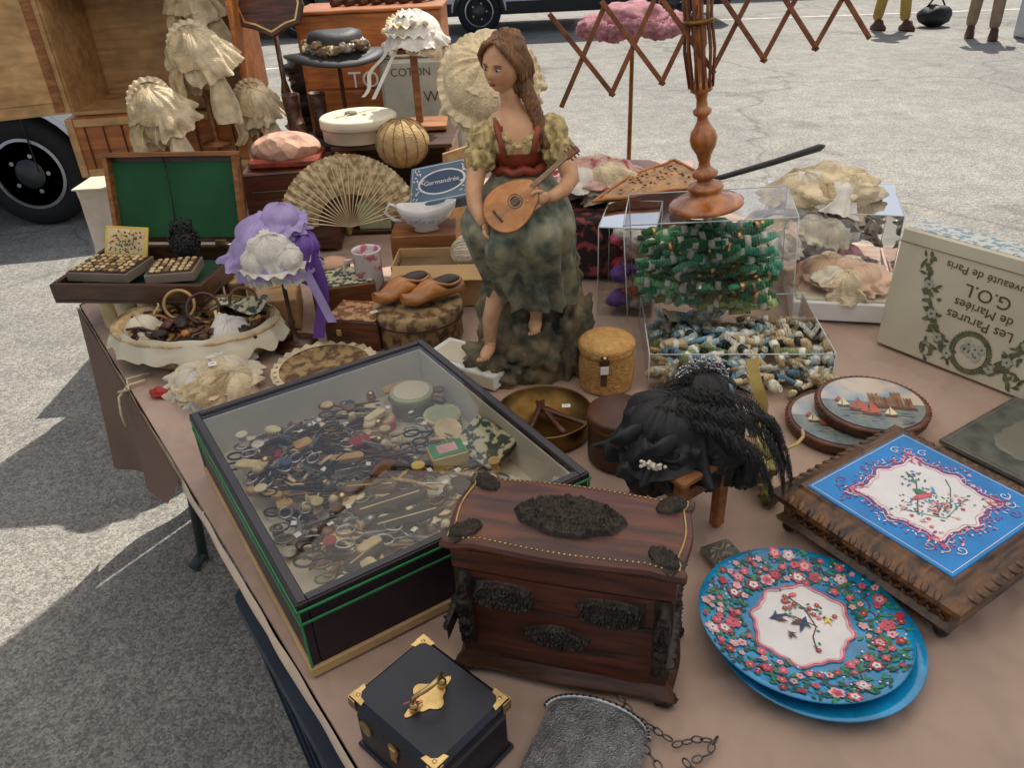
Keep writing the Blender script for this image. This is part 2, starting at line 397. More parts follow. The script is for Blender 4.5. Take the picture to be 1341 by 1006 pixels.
def dr(u,v):
    path=[(-1.62,3.80),(-1.66,3.06),(.22,3.04)]; t=u*2
    p=Vector((*path[0],0)).lerp(Vector((*path[1],0)),t) if t<1 else Vector((*path[1],0)).lerp(Vector((*path[2],0)),t-1)
    w=.03*v*sin(u*60)+.02*v*sin(u*23); return (p.x-w*.6-(.05*v if t<1 else 0),p.y-w-.02*v,.752-v*(.42+.05*sin(u*17)))
b.sheet(dr,160,10,mat('cream_cloth',(214,198,178),.85,bump=.2))
b.box((-.72,3.42,.75),(1.89,.76,.006),LINEN)
for x,y in [(-1.5,3.2),(-1.5,3.7),(.1,3.2),(.1,3.7)]: b.box((x,y,.35),(.03,.03,.70),LEG)
b.done('back_table_body',tb2)
b=B()
def rr(cx,cy,hx,hy,r=.04,a=0):
    pts=[]
    for sx,sy,a0 in [(1,1,0),(-1,1,90),(-1,-1,180),(1,-1,270)]:
        for k in range(5):
            t=rad(a0+22.5*k); pts.append((cx+sx*(hx-r)+r*cos(t),cy+sy*(hy-r)+r*sin(t)))
    return pts
b.rings([[(x,y,z) for x,y in rr(0,0,hx,hy)] for hx,hy,z in [(.17,.23,.0),(.2,.26,.50),(.215,.275,.505),(.215,.275,.54),(.19,.25,.54),(.165,.22,.02)]],BINM,smooth=False)
for i in range(5):
    b.box((-.188,-.18+.09*i,.26),(.014,.014,.42),BINM,rot=Ry(-4))
b.done('storage_bin',loc=(-.215,.965,.0),rot=(0,0,34))
# ------------------------------------------------------------------ stall canopy (white awning fabric overhead)
def canopy_mat():
    m=bpy.data.materials.new('awning_fabric'); m.use_nodes=True; nt=m.node_tree; N=nt.nodes; L=nt.links
    N.remove(N['Principled BSDF']); o=N['Material Output']
    tl=N.new('ShaderNodeBsdfTranslucent'); tl.inputs['Color'].default_value=(.92,.88,.82,1); df=N.new('ShaderNodeBsdfDiffuse'); df.inputs['Color'].default_value=(.8,.78,.74,1)
    tc=N.new('ShaderNodeTexCoord'); n=N.new('ShaderNodeTexNoise'); n.inputs['Scale'].default_value=30; L.new(tc.outputs['Object'],n.inputs['Vector'])
    mr=N.new('ShaderNodeMapRange'); mr.inputs['To Min'].default_value=.26; mr.inputs['To Max'].default_value=.34; L.new(n.outputs['Fac'],mr.inputs['Value'])
    mx=N.new('ShaderNodeMixShader'); L.new(mr.outputs[0],mx.inputs[0]); L.new(tl.outputs[0],mx.inputs[1]); L.new(df.outputs[0],mx.inputs[2]); L.new(mx.outputs[0],o.inputs['Surface']); return m
g=empty('stall_canopy'); b=B(); CM=canopy_mat()
cc=[Vector((-2.56,-.6,2.5)),Vector((2.9,-.6,2.5)),Vector((2.9,2.75,2.5)),Vector((-.66,3.15,2.5))]
def cf(u,v):
    p=cc[0].lerp(cc[1],u).lerp(cc[3].lerp(cc[2],u),v); p.z-=.05*sin(pi*v)+.03*sin(pi*u)-.01*sin(v*25); return p
b.sheet(cf,20,40,CM); b.done('awning_fabric',g,recalc=False)
b=B()
for p,q in [(cc[0],cc[1]),(cc[1],cc[2]),(cc[2],cc[3]),(cc[3],cc[0]),(cc[0],(-2.56,-.6,0)),(cc[1],(2.9,-.6,0)),((2.9,-.6,1.2),(2.9,.9,2.5)),((-2.56,-.6,1.2),(-1.8,.9,2.5))]: b.tube([p,q],.02,STEEL)
b.done('awning_frame',g)
# ------------------------------------------------------------------ navy cash box
g=empty('navy_jewel_case',(-.113,.583,.752),(0,0,-43.5)); b=B()
b.box((0,0,.033),(.139,.112,.062),NAVY,b=.004); b.box((0,0,.0785),(.143,.116,.024),NAVY,b=.006)
b.box((0,0,.0655),(.136,.109,.006),mat('seam_gold',(150,120,70),.4,1,bump=0))
b.box((0,0,.003),(.146,.119,.006),NAVY,b=.002)
b.done('case_body',g); b=B()
for sx in(-1,1):
    for sy in(-1,1):
        pts=[(-.001,-.001),(-.022,-.001),(-.020,-.007),(-.013,-.008),(-.008,-.013),(-.007,-.020),(-.001,-.022)]
        P=[(sx*(.0715+q[0]),sy*(.058+q[1])) for q in pts]
        b.prism(P,.0900,.0912,BRASS)
        b.ell((sx*.0635,sy*.050,.0913),(.0028,.0028,.0012),BRASS,nu=8,nv=6)
        b.prism([(sx*.0718,sy*.046),(sx*.0726,sy*.046),(sx*.0726,sy*.0590),(sx*.060,sy*.0590),(sx*.060,sy*.0582),(sx*.0718,sy*.0582)],.074,.0895,BRASS)
b.prism(circ(.027,48,lambda t:1+.22*cos(4*t)+.10*cos(8*t),e=.62),.0903,.0918,BRASS)
for s_ in(-1,1): b.lathe([(.0055,0),(.006,.006),(.004,.010),(.001,.011)],BRASS,T(0,s_*.021,.091),n=14)
b.tube([(0,-.021,.098),(0,-.023,.106),(.004,-.019,.115),(.010,-.010,.120),(.012,0,.122),(.010,.010,.120),(.004,.019,.115),(0,.023,.106),(0,.021,.098)],[.0024,.0024,.0026,.003,.0032,.003,.0026,.0024,.0024],BRASS,n=10)
b.prism(circ(.010,20,e=.8),0,.002,BRASS,T(0,-.0565,.058)@Rx(90)); b.box((0,-.0585,.050),(.010,.003,.02),BRASS)
b.prism(circ(.011,20,e=.9),0,.002,BRASS,T(-.05,-.0565,.050)@Rx(90))
for i in range(7): b.tube([(R.uniform(-.008,.008),R.uniform(-.02,-.01),.094),(R.uniform(-.012,.012),R.uniform(-.03,-.0),.097)],.0008,PINK,n=5)
b.done('brass_fittings',g)
# ------------------------------------------------------------------ silver mesh purse
b=B()
def pu(u,v):
    a=pi*(1.02-u*1.04); w=.062*(1+.12*v)
    return (cos(a)*w, .03*sin(a)*(1-v)-.15*v, .006+.010*sin(pi*u)*(1-.4*v)+.0022*sin(u*40+v*3)*(.3+v)+.002*noise.noise(Vector((u*9,v*9,0))))
b.sheet(pu,60,40,SILVER)
b.tube([(cos(pi*(1-t/24))*.064,.032*sin(pi*(1-t/24)),.016) for t in range(25)],.0035,STEEL,n=8)
for t in range(25): b.ell((cos(pi*(1-t/24))*.064,.032*sin(pi*(1-t/24)),.0195),(.0018,.0018,.0018),BRONZE,nu=6,nv=4)
def link(b,p,a,tilt,m,r=.0048,w=.0011):
    b.tube([(cos(2*pi*k/10)*r*1.35,sin(2*pi*k/10)*r*.8,0) for k in range(10)],w,m,T(*p)@Rz(a)@Rx(tilt),n=5,closed=True)
DKST=mat('dark_steel_chain',(96,94,92),.35,.8,bump=.1)
path=[(.02,.040,.02),(.04,.030,.008),(.070,.022,.006),(.095,.014,.006),(.115,.028,.006),(.135,.034,.006),(.13,.012,.006),(.11,-.006,.006),(.13,-.018,.006),(.105,-.03,.006),(.08,-.02,.006),(.055,.0,.008)]
k=0
for i in range(len(path)-1):
    p,q=Vector(path[i]),Vector(path[i+1]); n=max(1,int((q-p).length/.009)); a=math.degrees(math.atan2(q.y-p.y,q.x-p.x))
    for j in range(n): link(b,tuple(p.lerp(q,j/n)),a,60 if k%2 else -20,DKST); k+=1
b.done('silver_mesh_purse',loc=(.078,.590,.754),rot=(0,0,-24))
# ------------------------------------------------------------------ carved jewellery box
g=empty('carved_jewelry_box',(.060,.716,.752),(0,0,-16.6)); b=B()
W_,D_=.258,.110
def serp(hx,hy,amp=.008,n=14,ear=.006):
    pts=[]
    def side(p,q,no):
        for i in range(n):
            t=i/n; e=amp*(sin(2*pi*t*1.0-pi/2)*.5+.5)*1.0 - (ear if .12<t<.88 else 0)*.6
            pts.append((p[0]+(q[0]-p[0])*t+no[0]*e,p[1]+(q[1]-p[1])*t+no[1]*e))
    side((-hx,-hy),(hx,-hy),(0,-1)); side((hx,-hy),(hx,hy),(1,0)); side((hx,hy),(-hx,hy),(0,1)); side((-hx,hy),(-hx,-hy),(-1,0))
    return pts
b.prism(serp(W_/2,D_/2,.002,8,0),.022,.172,REDWOOD)
b.prism(serp(W_/2+.003,D_/2+.003,.002,12,0),.178,.210,REDWOOD)
b.prism(serp(W_/2-.001,D_/2-.001,.002,8,0),.172,.178,DKWOOD)
rs=[]
for off,z in [(.004,.210),(.011,.214),(.013,.219),(.011,.224),(.006,.227),(-.020,.229)]:
    rs.append([(x,y,z) for x,y in serp(W_/2+off,D_/2+off,.007,14,.008)])
b.rings(rs,REDWOOD,smooth=False)
rs=[]
for off,z in [(.006,.006),(.010,.009),(.011,.016),(.005,.024),(.000,.030)]:
    rs.append([(x,y,z) for x,y in serp(W_/2+off,D_/2+off,.006,14)])
b.rings(rs,DKWOOD,smooth=False)
b.box((0,-D_/2-.0022,.125),(.25,.002,.0016),BLACK)
b.done('box_body',g); b=B()
pts=serp(W_/2+.004,D_/2+.004,.007,14,.008)
for i in range(len(pts)):
    for s_ in (0,.33,.66):
        p=pts[i];q=pts[(i+1)%len(pts)]
        b.ell((p[0]+(q[0]-p[0])*s_,p[1]+(q[1]-p[1])*s_,.2278),(.0016,.0016,.0013),BRASS,nu=6,nv=4)
for t in range(64):
    x=-.122+.244*t/63; b.ell((x,-D_/2-.0050,.2085),(.0013,.0013,.0013),OLDBRASS,nu=6,nv=4)
b.relief(T(0,.0,.2290),.150,.080,.010,BRONZE,3,110,66,1.7,6.5)
for sx in(-1,1):
    for sy in(-1,1): b.relief(T(sx*(W_/2-.014),sy*(D_/2-.010),.2285)@Rz(38*sx*sy),.046,.028,.006,BRONZE,5+sx+sy*2,40,28,2,5)
for (x,z,w,h,sd,p) in [(-.070,.143,.084,.042,11,3.2),(.058,.143,.084,.042,12,3.2),(-.005,.088,.090,.038,13,1.6)]:
    b.relief(T(x,-D_/2-.0021,z)@Rx(90),w,h,.010,BRONZE,sd,76,44,p,6)
for sx in(-1,1):
    b.relief(T(sx*(W_/2-.009),-D_/2-.003,.11)@Rx(90),.022,.13,.012,BRONZE,20+sx,18,66,2,6)
    b.relief(T(sx*(W_/2+.001),-D_/2+.013,.11)@Ry(90*sx)@Rz(90*sx),.12,.022,.010,BRONZE,24+sx,60,18,2,6)
    b.relief(T(sx*(W_/2+.001),.012,.11)@Ry(90*sx)@Rz(90),.045,.06,.008,BRONZE,30+sx,30,34,2,5)
    for sy in(-1,1): b.ell((sx*(W_/2),sy*(D_/2),.008),(.014,.012,.009),BRONZE,amp=.4,fr=7,seed=sx+sy)
b.done('bronze_mounts',g)
# ------------------------------------------------------------------ glass display case
g=empty('glass_display_case',(-.226,1.041,.752),(0,0,31.5)); b=B()
hx,hy,H=.225,.2675,.130; t=.012
b.box((-hx+t/2,0,.067),(t,2*hy,.102),PLUM); b.box((hx-t/2,0,.067),(t,2*hy,.102),PLUM)
b.box((0,-hy+t/2,.067),(2*hx-2*t,t,.102),PLUM); b.box((0,hy-t/2,.067),(2*hx-2*t,t,.102),PLUM)
b.box((0,0,.008),(2*hx+.008,2*hy+.008,.016),CARD)
for sx in(-1,1): b.box((sx*(hx-t-.002),0,.068),(.003,2*hy-2*t,.1),PAPER)
for sy in(-1,1): b.box((0,sy*(hy-t-.002),.068),(2*hx-2*t-.006,.003,.1),PAPER)
b.box((0,0,.030),(2*hx-2*t-.007,2*hy-2*t-.007,.026),LINEN)
b.done('case_walls',g); b=B()
f=.016; z=.124
for sx in(-1,1): b.box((sx*(hx+.002-f/2),0,z),(f,2*hy+.004,.010),PLUM,b=.001)
for sy in(-1,1): b.box((0,sy*(hy+.002-f/2),z),(2*hx+.004-2*f,f,.010),PLUM,b=.001)
for sx in(-1,1): b.box((sx*(hx-f/2+.001),0,.1298),(.011,2*hy-.004,.0014),GREYFR,b=.0003)
for sy in(-1,1): b.box((0,sy*(hy-f/2+.001),.1298),(2*hx-.028,.011,.0014),GREYFR,b=.0003)
G_=.0035
for zz in (.1195,.098):
    for sx in(-1,1): b.box((sx*(hx+.0030),0,zz),(.0018,2*hy+.009,G_),GRNP,b=.0003)
    for sy in(-1,1): b.box((0,sy*(hy+.0036),zz),(2*hx+.003,.0018,G_),GRNP,b=.0003)
for sx in(-1,1):
    for sy in(-1,1): b.box((sx*(hx+.0012),sy*(hy+.0012),.067),(.003,.003,.1),GRNP,b=.0003)
b.done('lid_frame',g)
b=B(); b.raw([(-hx+.012,-hy+.012,.1275),(hx-.012,-hy+.012,.1275),(hx-.012,hy-.012,.1275),(-hx+.012,hy-.012,.1275)],[(0,1,2,3)],GLASS); b.done('glass_pane',g)
b=B()
REEL=[mat('thread_%d'%i,c,.7,bump=.6,bs=300) for i,c in enumerate([(200,180,120),(120,90,60),(150,40,50),(220,210,190),(70,84,120)])]
BONE=mat('bone',(206,184,138),.5,var=.3,vs=25,bump=.1); TORT=mat('tortoise',(60,34,18),.3,c2=(140,86,36),vs=40,bump=.05,coat=.4)
GREYI=mat('pewter',(128,122,108),.4,.6,var=.3,vs=40,bump=.1); TAUPE=mat('taupe_case',(120,94,66),.7,var=.35,bump=.2); DKLEA=mat('dark_leather_case',(54,38,28),.5,var=.3,bump=.2)
PEARL=mat('pearl_button',(216,208,190),.2,var=.1,bump=.1); AMB=mat('aged_ivory',(186,148,92),.45,var=.25,vs=30,bump=.1)
def scissors(b,M,m,l=.10):
    for s_ in(-1,1):
        b.prism([(0,-.0035),(l*.55,-.0012),(l*.55,.0006),(0,.0035)],0,.002,m,M@Rz(5*s_)@T(0,0,.0012*s_))
        b.tube([(0,0,0),(-l*.2,s_*.010,0)],.0020,m,M,n=6)
        b.tube([(-l*.34+cos(k*pi/6)*.014,s_*.015+sin(k*pi/6)*.010,0) for k in range(12)],.0021,m,M,n=6,closed=True)
cnt=0
while cnt<380:
    x=R.uniform(-.190,.190); y=R.uniform(-.232,.232)
    if x>.06 and y>-.1 and R.random()<.75: continue
    a=R.gauss(-25,40); z=.047+R.uniform(0,.022)+(.010 if y>.05 else 0); q=R.random()
    if q<.52: x*=.84; y*=.87
    M=T(x,y,z)@Rz(a)@Ry(R.uniform(-6,6)); cnt+=1
    if q<.36:
        l=R.uniform(.025,.055); r=R.uniform(.0018,.0048); m=R.choice([BONE,IVORY,AMB,AMB,BONE,TORT,STEEL,GREYI,OLDBRASS,DKLEA])
        ty=R.random()<.5
        prof=[r*(.5+.5*abs(sin(k*1.3+x*50))) if ty else r*(.6+.4*sin(pi*k/8)) for k in range(9)]
        b.tube([(-l+2*l*k/8,.004*sin(k*.4),0) for k in range(9)],prof,m,M,n=8,flat=.7)
    elif q<.52: scissors(b,M@T(0,0,.006),R.choice([STEEL,GREYI,BRONZE,OLDBRASS,BRONZE]),R.uniform(.07,.11))
    elif q<.62: b.lathe([(.010,0),(.010,.003),(.0065,.004),(.0065,.018),(.010,.019),(.010,.022)],R.choice(REEL+[BONE,AMB]),M@Rx(R.choice([0,90,90])),n=14)
    elif q<.70: b.lathe([(.009,0),(.0095,.002),(.0075,.014),(.005,.018),(.001,.019)],R.choice([STEEL,BRASS,GREYI,IVORY]),M@Rx(R.uniform(0,60)),n=14)
    elif q<.82: b.prism(rr(0,0,R.uniform(.015,.034),R.uniform(.008,.014),.007),0,R.uniform(.004,.010),R.choice([TAUPE,DKLEA,BONE,TORT,CARD,IVORY,AMB,DKLEA,REEL[2]]),M,inset=.0015)
    elif q<.91: b.ell((0,0,0),(R.uniform(.012,.028),R.uniform(.008,.015),.007),R.choice([BONE,DKLEA,IVORY,TAUPE,AMB,TORT,GREYI]),M,nu=16,nv=8)
    else: b.lathe([(.010,0),(.012,.003),(.010,.005),(.004,.0038)],R.choice([PEARL,IVORY,BRASS,GREYI]),M,n=18)
b.done('sewing_tools',g); b=B()
def tin(b,x,y,z,r,h,m1,m2,M=None):
    X=T(x,y,z) if M is None else M
    b.lathe([(r*.97,0),(r,.003),(r,h*.65),(r*1.03,h*.66),(r*1.03,h-.002),(r,h),(r*.9,h+.001)],m1,X,n=32); b.lathe([(r*.86,h+.0012),(r*.84,h+.002)],m2,X,n=32)
PALEG=mat('pale_green_tin',(168,176,140),.4,bump=.1)
tin(b,.145,.165,.044,.040,.045,PALEG,LINEN); tin(b,.165,.085,.044,.034,.028,BONE,PALEG); tin(b,.075,.15,.044,.024,.02,mat('salmon_tin',(196,120,96),.5,bump=.1),BONE)
for k in range(5): b.lathe([(.024+.002*(k%2),k*.005),(.026+.002*(k%2),k*.005+.0025),(.024,k*.005+.0045)],BONE,T(.15,.045,.05)@Rx(25),n=26)
b.box((.115,-.025,.062),(.062,.045,.034),YEL,rz=-12); b.box((.115,-.025,.0795),(.058,.041,.002),GRNP,rz=-12); b.box((.115,-.025,.0807),(.034,.024,.002),PALEP,rz=-12)
b.box((.115,-.025,.062),(.0635,.036,.020),REDP,rz=-12,b=.0005)
FLOR=mat('dark_floral_card',(40,60,50),.5,c2=(196,188,150),vs=60,bump=.1,thr=(.48,.53))
b.box((.178,-.045,.076),(.070,.105,.012),FLOR,rz=8,rot=Ry(-28)); b.box((.178,-.045,.0755),(.073,.108,.009),DKLEA,rz=8,rot=Ry(-28))
b.lathe([(.011,0),(.011,.004),(.009,.005),(.009,.020),(.011,.021),(.011,.025)],REDP,T(.055,-.035,.05),n=18)
b.lathe([(.0112,0),(.0112,.003)],YEL,T(.055,-.035,.0755),n=18)
for (x,y,l,w,a,m) in [(-.02,-.085,.12,.030,-8,DKLEA),(-.015,-.135,.115,.032,-12,BLACK),(-.10,-.17,.07,.03,20,DKLEA),(-.03,-.03,.09,.028,-30,TAUPE),(.02,.12,.10,.03,-35,TAUPE),(-.05,.18,.11,.03,-20,DKLEA),(-.12,.20,.08,.035,15,TAUPE)]:
    b.prism(rr(0,0,l/2,w/2,w/2-.001),0,.012,m,T(x,y,.062)@Rz(a),inset=.003); b.stroke(sub_pts((-l*.4,0),(l*.4,0),2),.003,BONE,T(x,y,.062)@Rz(a),z=.0126)
b.lathe([(.020,0),(.022,.005),(.020,.010),(.008,.012)],DKLEA,T(.185,-.215,.045),n=24)
for k in range(22): b.box((R.uniform(-.18,.18),R.uniform(-.22,.2),.080),(.010,.008,.0006),PAPER,rz=R.uniform(0,90),rot=Rx(R.uniform(-20,20)),b=.0001)
b.done('tins_and_cases',g)
# ------------------------------------------------------------------ plates
def plate_z(R0):
    def f(x,y):
        r=math.hypot(x,y)/R0
        return .006 if r<.58 else .006+.014*((r-.58)/.42)**1.5
    return f
def plate(name,loc,rot,R0,deco=True):
    b=B(); zf=plate_z(R0); prof=[(R0*.55,0),(R0*.6,.002),(R0*.99,.0165),(R0,.019)]
    n=14
    for i in range(n,-1,-1):
        r=R0*i/n*.995; prof.append((max(r,.0005),zf(r,0)+.0006))
    b.lathe(prof,ENBLUE,n=72)
    lob=lambda t:1+.09*cos(2*t+.5)+.05*cos(8*t)+.025*cos(16*t)
    c=circ(R0*.47,96,lob); z0=.0012
    b.poly(c,PORC,z=z0,zf=lambda x,y:.006)
    b.stroke(circ(R0*.475,96,lob),.003,PALEP,z=.0024,zf=lambda x,y:.006,closed=True); b.stroke(circ(R0*.50,96,lob),.002,PINK,z=.0027,zf=zf,closed=True)
    if deco:
        for k in range(21):
            a=2*pi*k/21; pts=[]
            for i in range(9):
                t=i/8; rr_=R0*(.60+.32*t+.04*sin(t*9+k)); aa=a+.55*t*(1 if k%2 else -1)
                pts.append((rr_*cos(aa),rr_*sin(aa)))
            b.stroke(pts,.0018,TWIG,z=.0016,zf=zf)
        for k in range(560):
            a=R.random()*2*pi; rr_=R0*math.sqrt(R.uniform(.56**2,.95**2))
            b.leaf(rr_*cos(a),rr_*sin(a),R.uniform(.007,.013),R.uniform(.0035,.006),R.random()*6.3,R.choice([LEAFG,LEAFG,LEAFG2,LEAFG2]),z=.002+R.random()*.0006,zf=zf)
        used=[]; tries=0
        while len(used)<100 and tries<6000:
            tries+=1; a=R.random()*2*pi; rr_=R0*math.sqrt(R.uniform(.57**2,.94**2)); x,y=rr_*cos(a),rr_*sin(a)
            rs_=R.choice([.0045,.0055,.007,.0095,.011])
            if all(math.hypot(x-u[0],y-u[1])>(rs_+u[2])*.78 for u in used):
                used.append((x,y,rs_)); b.flower(x,y,rs_,R.choice([PINK,PINK,PINK,PALEP,ENRED,PALEP]),R.choice([ENRED,YEL,PALEP]),z=.0028,zf=zf)
                if rs_>.009: b.flower(x,y,rs_*.62,R.choice([PALEP,PORC,PINK]),ENRED,z=.0033,zf=zf)
        for k in range(140):
            a=R.random()*2*pi; rr_=R0*math.sqrt(R.uniform(.57**2,.95**2)); b.poly([(rr_*cos(a)+.0016*cos(q),rr_*sin(a)+.0016*sin(q)) for q in (0,1,2,3,4,5)],R.choice([PALEP,PINK,PORC,ENRED]),z=.0030,zf=zf)
        Z=lambda x,y:.006
        b.stroke([(-.045,-.020),(-.02,-.014),(.0,-.018),(.03,-.002),(.045,.02)],.0018,TWIG,z=.002,zf=Z); b.stroke([(.0,-.02),(.01,.01),(.005,.035)],.0014,TWIG,z=.0021,zf=Z); b.stroke([(.03,-.002),(.03,-.025)],.0012,TWIG,z=.0021,zf=Z)
        for k in range(34):
            x,y=R.choice([(-.03,-.018),(.035,.01),(.038,.018),(.028,-.02),(.012,.02)]); b.leaf(x+R.gauss(0,.008),y+R.gauss(0,.008),.006,.003,R.random()*6,R.choice([LEAFG2,LEAFG]),z=.0023+k*.00002,zf=Z)
        for k in range(16):
            x,y=R.choice([(.033,.012),(.040,.020),(.028,-.020),(-.036,-.02)]); b.flower(x+R.gauss(0,.007),y+R.gauss(0,.006),.0040,R.choice([PINK,ENRED]),YEL,z=.003,zf=Z)
        for (x,y,s_,a,m) in [(0,-.002,.85,-.2,INKBL),(.002,.032,.75,2.2,INKBL),(.016,-.034,.5,.4,YEL),(-.024,.012,.45,.9,TWIG)]:
            ca,sa=cos(a),sin(a); q=lambda px,py:(x+(px*ca-py*sa)*s_,y+(px*sa+py*ca)*s_)
            b.poly([q(*p) for p in [(-.022,.0),(-.008,.004),(.006,.005),(.012,.002),(.017,.0),(.011,-.002),(.004,-.005),(-.008,-.003)]],m,z=.0031,zf=Z)
            b.poly([q(*p) for p in [(-.004,.002),(-.012,.018),(.004,.010),(.006,.003)]],TWIG if m==INKBL else m,z=.0034,zf=Z)
            b.poly([q(*p) for p in [(-.002,-.002),(-.006,-.014),(.006,-.004)]],LEAFG2,z=.0034,zf=Z)
    return b.done(name,loc=loc,rot=rot,recalc=False)
plate('painted_plate',(.380,.704,.7540),(0,0,20),.133,False)
plate('painted_plate',(.368,.722,.7635),(1.5,2.0,70),.136)
# ------------------------------------------------------------------ tile on carved stand
g=empty('tile_topped_stand',(.593,.882,.752),(0,0,31)); b=B()
CARV=wood('carved_oak',(40,23,12),(124,80,38),.4,(20,60,60),coat=.2)
def sq(h): return [(-h,-h),(h,-h),(h,h),(-h,h)]
b.rings([[(x,y,z) for x,y in sq(h)] for h,z in [(.128,.018),(.140,.020),(.142,.026),(.134,.034),(.136,.052),(.150,.062),(.154,.067),(.152,.073),(.140,.079),(.126,.086),(.122,.090),(.118,.088)]],CARV,smooth=False)
for side in range(4):
    M0=Rz(90*side)
    for k in range(14):
        x=-.126+.252*(k+.5)/14
        b.ell((0,0,0),(.009,.004,.003),CARV,M0@T(x,-.1370,.044)@Rx(80)@Rz(48),nu=12,nv=6); b.ell((0,0,0),(.006,.003,.003),CARV,M0@T(x+.008,-.1370,.040)@Rx(80)@Rz(-40),nu=10,nv=6)
        b.ell((0,0,0),(.005,.009,.0022),CARV,M0@T(x,-.1465,.0760)@Rx(22)@Rz(24),nu=10,nv=6)
for sx in(-1,1):
    for sy in(-1,1): b.ell((sx*.126,sy*.126,.010),(.011,.011,.0105),BLACK,nu=14,nv=10)
b.done('wooden_stand',g); b=B()
b.box((0,0,.086),(.232,.232,.008),TILEBLUE,b=.001)
z=.0901; M=T(0,0,z)@Rz(-25)
sqf=lambda t:(1/max(abs(cos(t)),abs(sin(t))))**.55*(1+.05*cos(8*t)+.035*cos(16*t))
M2=T(0,0,z)
b.poly(circ(.074,96,sqf),PORC,M2,z=.0004); b.stroke(circ(.076,96,sqf),.003,PURPL,M2,z=.0008,closed=True); b.stroke(circ(.070,96,sqf),.0016,PALEP,M2,z=.0008,closed=True); b.stroke(circ(.0805,96,lambda t:sqf(t)*(1+.012*sin(40*t))),.0014,PALEP,M2,z=.0009,closed=True)
b.stroke([(-.111,-.111),(.111,-.111),(.111,.111),(-.111,.111)],.0014,PORC,M2,z=.0005,closed=True)
for k in range(260):
    a=2*pi*k/260+R.uniform(-.02,.02); r=.080*sqf(a)*R.uniform(.90,1.16)
    if max(abs(r*cos(a)),abs(r*sin(a)))<.103: b.leaf(r*cos(a),r*sin(a),R.uniform(.004,.008),.0024,a+R.uniform(-1.4,1.4),R.choice([PURPL,PINK,PURPL,PALEP,PORC]),M2,z=.0010+R.random()*.0004)
for sx in(-1,1):
    for sy in(-1,1):
        for k in range(3):
            cx_,cy_=sx*(.064+.013*k),sy*(.094-.015*k)
            b.stroke([(cx_+.009*(1-i/14)*cos(i*.6)*sx,cy_+.009*(1-i/14)*sin(i*.6)*sy) for i in range(13)],.0016,R.choice([PALEP,PORC,PURPL]),M2,z=.0010)
        for k in range(16): b.leaf(sx*.066+R.gauss(0,.010),sy*.066+R.gauss(0,.010),.009,.0035,R.random()*6,R.choice([PURPL,PALEP,PINK]),M2,z=.0011+R.random()*.0004)
for k in range(130):
    x,y=R.gauss(0,.028),R.gauss(-.024,.012)+.0; b.leaf(x,y,R.uniform(.003,.009),.0025,R.random()*6,R.choice([LEAFG,LEAFG2,PALEP,ENBLUE]),M,z=.0009+R.random()*.0004)
for k in range(20): b.flower(R.gauss(-.01,.028),R.gauss(-.028,.012),.0032,R.choice([PINK,ENRED,PALEP]),YEL,M,z=.0015)
b.stroke([(-.03,-.03),(-.012,0),(.004,.03),(.006,.052)],.0016,TWIG,M,z=.0012)
for k in range(24): b.leaf(.004+R.gauss(0,.010),.035+R.gauss(0,.012),.007,.003,R.random()*6,R.choice([LEAFG,ENBLUE,LEAFG2]),M,z=.0013+R.random()*.0003)
b.poly([(-.026,-.004),(-.012,.004),(.004,.006),(.012,.003),(.008,-.003),(-.012,-.006)],PINK,M,z=.0017); b.poly([(-.008,.004),(-.010,.018),(.000,.016),(.006,.005)],LEAFG,M,z=.0020); b.stroke([(.010,.003),(.018,.008),(.019,.016)],.003,ENBLUE,M,z=.0023)
b.stroke([(-.05,-.02),(0,-.05),(.05,-.018)],.0014,LEAFG,M,z=.0010); b.stroke([(.02,-.03),(.045,.01),(.05,.03)],.0014,LEAFG2,M,z=.0010)
b.done('enamel_tile',g,recalc=False)
